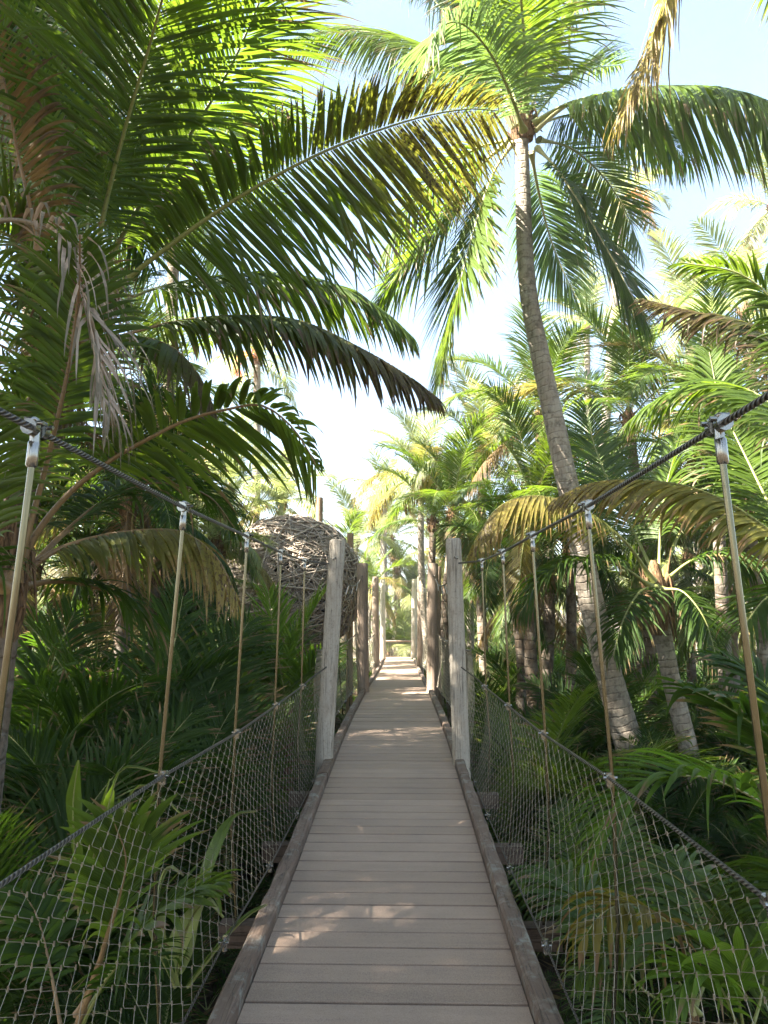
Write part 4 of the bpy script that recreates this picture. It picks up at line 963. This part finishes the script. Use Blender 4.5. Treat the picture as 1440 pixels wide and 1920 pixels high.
def yellow_frond():
    g = ground_pt(1300, 3.3)
    r = plant('palm_seedling', 'small palm with one yellow drooping frond behind the right net', g, 'young palm')
    mb = MB(); tube(mb, [g - (0, 0, .05), g + (0, 0, .3), at(1300, 1900, 3.2)], np.array((.04, .03, .02)), 8); mb.build('stem', M['fibre'], r)
    hero(r, [(1300, 1900, 3.2), (1280, 1770, 3.1), (1235, 1715, 3.0), (1180, 1695, 2.95), (1130, 1712, 2.9), (1090, 1765, 2.85)], 'leaf_yellow', 'rib_pale', L=.30, w=.034, seg=7, n=20, droop=1.0, lift=5, pet=.35, rr=.008, seed=311)
    hero(r, [(1310, 1900, 3.2), (1240, 1800, 3.1), (1160, 1780, 3.0), (1080, 1830, 2.95)], 'leaf', 'rib', L=.26, w=.026, seg=7, n=24, droop=.9, lift=10, pet=.3, rr=.008, seed=312)
    hero(r, [(1300, 1900, 3.2), (1330, 1800, 3.3), (1300, 1690, 3.5), (1260, 1600, 3.7)], 'leaf', 'rib', L=.3, w=.028, seg=7, n=28, droop=.7, lift=10, pet=.3, rr=.008, seed=313)
    hero(r, [(1310, 1900, 3.2), (1200, 1850, 3.4), (1120, 1720, 3.7), (1040, 1640, 3.9), (990, 1640, 4.0)], 'leaf', 'rib', L=.34, w=.034, seg=7, n=30, droop=.7, lift=10, pet=.3, rr=.008, seed=314)
yellow_frond()
def fore_right():
    g = ground_pt(1640, 3.2); r = plant('young_palm', 'foreground palm at the right edge with a wide arching frond on a yellow stalk', g, 'young palm')
    mb = MB(); tube(mb, [g - (0, 0, .1), g + (0, 0, .4), at(1610, 1700, 3.1)], np.array((.10, .09, .06)), 10); mb.build('stem', M['fibre'], r)
    hero(r, [(1600, 1680, 3.1), (1520, 1575, 3.05), (1440, 1512, 3.0), (1345, 1464, 2.95), (1270, 1455, 2.92), (1205, 1472, 2.9), (1155, 1515, 2.88), (1110, 1590, 2.86)], 'leaf_fresh', 'rib_pale', L=.42, w=.026, seg=8, n=52, droop=.5, lift=16, pet=.12, rr=.010, seed=321, ang=(70, 25))
    hero(r, [(1610, 1670, 3.0), (1540, 1520, 2.8), (1460, 1400, 2.65), (1370, 1330, 2.55), (1290, 1290, 2.5)], 'leaf_deep', 'rib', L=.34, w=.034, seg=8, n=34, droop=.35, lift=12, pet=.3, rr=.010, seed=322, ang=(50, 18), label='dark frond with broad leaflets')
    hero(r, [(1610, 1670, 3.3), (1560, 1520, 3.5), (1500, 1370, 3.7), (1420, 1270, 3.9), (1330, 1230, 4.0)], 'leaf_deep', 'rib', L=.42, w=.03, seg=7, n=40, droop=.5, lift=12, pet=.3, rr=.010, seed=323)
    hero(r, [(1600, 1690, 3.1), (1530, 1650, 2.9), (1470, 1660, 2.8), (1420, 1720, 2.7)], 'leaf', 'rib', L=.36, w=.03, seg=7, n=30, droop=.8, lift=10, pet=.2, rr=.009, seed=324)
fore_right()
def upright_left():
    g = ground_pt(545, 8.7); r = plant('young_palm', 'bright young palm with tall upright fronds rising before the woven pod', g, 'young palm', 'young palms in the undergrowth')
    mb = MB(); tube(mb, [g - (0, 0, .1), g + (0, 0, .3), at(542, 1330, 8.7)], np.array((.10, .08, .05)), 9); mb.build('stem', M['fibre'], r)
    for k, pts in enumerate((((542, 1330), (546, 1250), (568, 1180), (612, 1106)), ((538, 1330), (525, 1250), (512, 1180), (503, 1112)), ((536, 1330), (500, 1260), (465, 1210), (430, 1190)),
                             ((545, 1330), (575, 1270), (600, 1240), (618, 1235)), ((536, 1330), (515, 1240), (480, 1180), (445, 1160)))):
        hero(r, [(x, y, 8.7 + .05 * k - .12 * i * (k % 2)) for i, (x, y) in enumerate(pts)], 'leaf_fresh', 'rib', L=.55, w=.03, seg=5, n=46, droop=.25, lift=18, pet=.22, rr=.014, seed=330 + k, ang=(58, 22))
upright_left()

def leafy_shrub(label, base, size, seed, n=900, leaf='leaf_deep'):
    """small shrub with many little oval leaves on thin twigs"""
    rng = np.random.default_rng(seed); r = plant('leafy_shrub', label, base, 'shrub', 'shrubs under the palms'); mb = MB(); tips = []
    for k in range(26):
        d = nrm(rng.normal(0, 1, 3) * (1, 1, .5) + (0, 0, .9)); l = size * rng.uniform(.5, 1.05)
        P = spline([base, base + d * l * .5 + (0, 0, l * .12), base + d * l], 8)[0]; tube(mb, P, np.linspace(.012, .003, 8), 5); tips.append(P)
    mb.build('twigs', M['rib_brown'], r); mb = MB()
    T = np.array(tips); i = rng.integers(0, len(T), n); j = rng.integers(3, 8, n); c = T[i, j] + rng.normal(0, size * .07, (n, 3))
    a = nrm(rng.normal(0, 1, (n, 3)) + (0, 0, -.2)); b = nrm(np.cross(a, rng.normal(0, 1, (n, 3)) + (0, 0, 1.5))); s = rng.uniform(.035, .075, n)[:, None]
    nn = np.cross(a, b)
    V = np.stack((c, c + a * s * .5 + b * s * .28 + nn * s * .06, c + a * s * 1.1, c + a * s * .5 - b * s * .28 + nn * s * .06), 1)
    u = np.tile(np.array(((.5, 0), (0, .5), (.5, .7), (1, .5))), (n, 1)); w_ = np.repeat(np.stack((np.full(n, .3), rng.random(n)), 1), 4, 0)
    mb.add(V.reshape(-1, 3), np.arange(4 * n).reshape(n, 4), 0, u, w_); mb.build('foliage', M[leaf], r)
for gx, Y, z, s, sd, lf, lab in ((1290, 11, .5, .8, 1, 'leaf_deep', 'dark leafy shrub right of the short palm trunk'), (1390, 11.5, .6, .8, 2, 'leaf', 'leafy shrub low at the right edge behind the hanger rod'),
                             (1180, 12.5, .5, .8, 3, 'leaf_deep', 'dark leafy shrub behind the leaning trunk'), (945, 14.5, .7, .9, 4, 'leaf', 'leafy shrub behind the right hanger rods')):
    g = ground_pt(gx, Y); leafy_shrub(lab, g, s * 1.4, sd, 1500, lf)

# ------------------------------------------------------------------ fallen log at left, dead stalks
def fallen(label, pts, r, mat, seed, name='fallen_log'):
    rng = np.random.default_rng(seed); P = spline(pts, 18)[0]; mb = MB(); rr = np.linspace(r, r * .6, 18)[:, None] * (1 + rng.normal(0, .08, (18, 12)))
    tube(mb, P, rr, 12); tag(mb.build(name, M[mat]), label, 'log')
a = ground_pt(-20, 4.2); b = ground_pt(110, 4.9)
fallen('dark rotting stump leaning among the shadows at left', [a, a * .4 + b * .6 + (0, 0, .25), b + (0, 0, .62)], .10, 'trunk_dark', 1, 'tree_stump')

# ------------------------------------------------------------------ stuff: undergrowth, litter, distant palms
def scatter_under():
    rng = np.random.default_rng(77); lib = []
    for k in range(10):
        e = R(rng.uniform(35, 75)); P = []; p = np.zeros(3)
        for q in range(7):
            P.append(p.copy()); e2 = e - 1.5 * (q / 6) ** 1.3; p = p + np.array((math.cos(e2), 0, math.sin(e2))) / 6.5
        lib.append(frond_mb(P, L=.30, n=18, droop=.5, lift=15, pet=.2, w=.026, seg=2, seed=500 + k, rr=.006))
    mb = MB(); pos = []
    for k in range(2300):
        y = rng.uniform(2.2, 30) if rng.random() < .8 else rng.uniform(2.5, 9); x = rng.normal(0, 1) * (3.5 + y * .35)
        if abs(x - XC) < .95 or abs(x) > 1.2 + y * .75: continue
        if y < 4.6 and abs(x) < 2.6 and rng.random() < .72: continue
        pos.append((x, y))
    for (x, y) in pos:
        z = float(gz(x, y)); m = rng.integers(2, 5)
        for q in range(m):
            s = lib[rng.integers(len(lib))]; a = rng.random() * 6.283; sc = rng.uniform(.35, .95) * (1.25 if y > 8 else .8)
            ca, sa = math.cos(a) * sc, math.sin(a) * sc
            for v, f, u, w_, m_ in zip(s.v, s.f, s.u, s.w, s.m):
                V = np.stack((v[:, 0] * ca - v[:, 1] * sa + x, v[:, 0] * sa + v[:, 1] * ca + y, v[:, 2] * sc + z), 1)
                f0 = f - f.min(); mb.add(V, f0, int(m_[0]), u, w_)
    tag(mb.build('undergrowth', [M['leaf_deep'], M['rib']]), kind='stuff')
    # dry litter: fallen leaflets and stalks
    n = 9000; y = rng.uniform(1.8, 16, n); x = rng.normal(0, 1, n) * (2.2 + y * .4); k = np.abs(x - XC) > .3; x, y = x[k], y[k]; n = len(x)
    a = rng.random(n) * 6.283; l = rng.uniform(.08, .5, n); wd = rng.uniform(.006, .018, n); z = gz(x, y) + rng.uniform(.012, .07, n)
    c = np.stack((x, y, z), 1); d = np.stack((np.cos(a), np.sin(a), rng.normal(0, .18, n)), 1); e = np.stack((-np.sin(a), np.cos(a), rng.normal(0, .3, n)), 1)
    V = np.stack((c - d * l[:, None] * .5, c + e * wd[:, None], c + d * l[:, None] * .5, c - e * wd[:, None]), 1)
    mb = MB(); w_ = np.repeat(np.stack((np.full(n, .3), rng.random(n)), 1), 4, 0)
    mb.add(V.reshape(-1, 3), np.arange(4 * n).reshape(n, 4), 0, np.tile(np.array(((.5, 0), (0, .5), (.5, .7), (1, .5))), (n, 1)), w_)
    tag(mb.build('leaf_litter', M['leaf_brown']), kind='stuff')
scatter_under()

def thicket():
    """the palm wood beyond, too dense to count"""
    rng = np.random.default_rng(99); mb = MB()
    for k in range(190):
        y = rng.uniform(36, 80); x = rng.uniform(-1, 1) * (y * .62 + 4)
        h = rng.uniform(1.2, 5.5) * (1.15 if abs(x) > 8 else .55); z = float(gz(x, y))
        tube(mb, [np.array((x, y, z)), np.array((x + rng.normal(0, .3), y, z + h))], np.array((.15, .10)), 6, 1, False)
        for q in range(rng.integers(9, 14)):
            v_ = variant(ELS[min(5, q // 2)], int(rng.integers(3)), 'far'); a = rng.random() * 6.283; s = rng.uniform(2.2, 3.2); ca, sa = math.cos(a) * s, math.sin(a) * s
            for v, f, u, w_, m_ in zip(v_.v, v_.f, v_.u, v_.w, v_.m):
                if int(m_[0]) == 1: continue
                V = np.stack((v[:, 0] * ca - v[:, 1] * sa + x, v[:, 0] * sa + v[:, 1] * ca + y, v[:, 2] * s + z + h), 1)
                mb.add(V, f - f.min(), 0, u, w_)
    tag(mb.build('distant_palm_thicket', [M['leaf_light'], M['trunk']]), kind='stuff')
thicket()

def tall_under():
    """shaded low palms of the undergrowth, a mass too dense to count"""
    rng = np.random.default_rng(55); mb = MB()
    for k in range(420):
        y = rng.uniform(4.5, 32); x = XC + rng.choice((-1, 1)) * rng.uniform(1.2, 1.6 + y * .62)
        if y < 7 and abs(x - XC) < 2.5: continue
        z = float(gz(x, y)); S = rng.uniform(1.5, 2.9) * (1 if y > 5.5 else .6) if x < 0 else rng.uniform(1.3, 2.5) * (1 if y > 8.5 else .6)
        for q in range(rng.integers(4, 8)):
            e_, k_ = (80, 80, 60, 60, 40)[int(rng.integers(5))], int(rng.integers(3)); kd = 'mid' if y < 10 else 'far'; v_ = variant(e_, k_, kd); a = rng.random() * 6.283; s = S * rng.uniform(.7, 1.15); ca, sa = math.cos(a) * s, math.sin(a) * s
            if crosses(np.array((x, y, z)), e_, k_, kd, a, s): continue
            for v, f, u, w_, m_ in zip(v_.v, v_.f, v_.u, v_.w, v_.m):
                V = np.stack((v[:, 0] * ca - v[:, 1] * sa + x, v[:, 0] * sa + v[:, 1] * ca + y, v[:, 2] * s + z), 1)
                mb.add(V, f - f.min(), int(m_[0]), u, w_)
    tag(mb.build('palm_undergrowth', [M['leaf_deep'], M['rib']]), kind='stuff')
tall_under()

# palms added mostly out of view, left and behind, to shade the path
for k, (x, y, h, L, lab) in enumerate(((-5.6, -5.0, 6.6, 3.6, 'added tall palm behind the viewer that shades the near boards'), (-6.2, -1.6, 7.2, 3.8, 'added tall palm left of the viewer that shades the near boards'),
        (-5.3, 1.5, 6.5, 3.6, 'added tall shade palm beyond the left edge beside the near boards'), (-7.8, 3.8, 6.6, 3.2, 'added tall palm well beyond the left edge that shades the left undergrowth'), (-5.7, 6.7, 7.0, 3.2, 'added tall palm beyond the left edge whose crown shades the grey posts'),
        (-3.4, -3.0, 6.8, 3.6, 'added shade palm close behind the viewer on the left'), (-3.6, 1.2, 5.9, 2.9, 'added shorter shade palm beside the viewer beyond the left edge'), (-4.4, -1.2, 6.2, 3.4, 'added shade palm left of the viewer between two taller palms'))):
    g = np.array((x, y, float(gz(x, y)))); C = np.array((x + .4, y + .2, h)); root = empty('palm_tree', g); tag(root, lab, 'palm tree', 'added palms shading the bridge')
    trunk_mb([g - (0, 0, .2), g * .6 + C * .4 + (-.15, 0, 0), C], .19, .12, 1.3, 40 + k, .06, sides=12).build('trunk', M['trunk'], root)
    heart_mb(C + (0, 0, .05), .14, .45, 40 + k).build('crown_sheath', M['fibre'], root)
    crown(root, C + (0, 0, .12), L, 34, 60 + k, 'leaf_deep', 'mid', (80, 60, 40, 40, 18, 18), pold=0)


# ------------------------------------------------------------------ sunlit moist air
def build_haze():
    mb = MB(); box(mb, (0, 95, 16), (330, 390, 37))
    m = bpy.data.materials.new('haze'); m.use_nodes = True; t = m.node_tree; t.nodes.clear()
    v = t.nodes.new('ShaderNodeVolumePrincipled'); v.inputs['Color'].default_value = (.95, .97, 1, 1); v.inputs['Density'].default_value = HAZE; v.inputs['Anisotropy'].default_value = .2
    o = t.nodes.new('ShaderNodeOutputMaterial'); t.links.new(v.outputs[0], o.inputs['Volume'])
    tag(mb.build('haze', m, smooth=False), kind='stuff')
HAZE = .0011
build_haze()
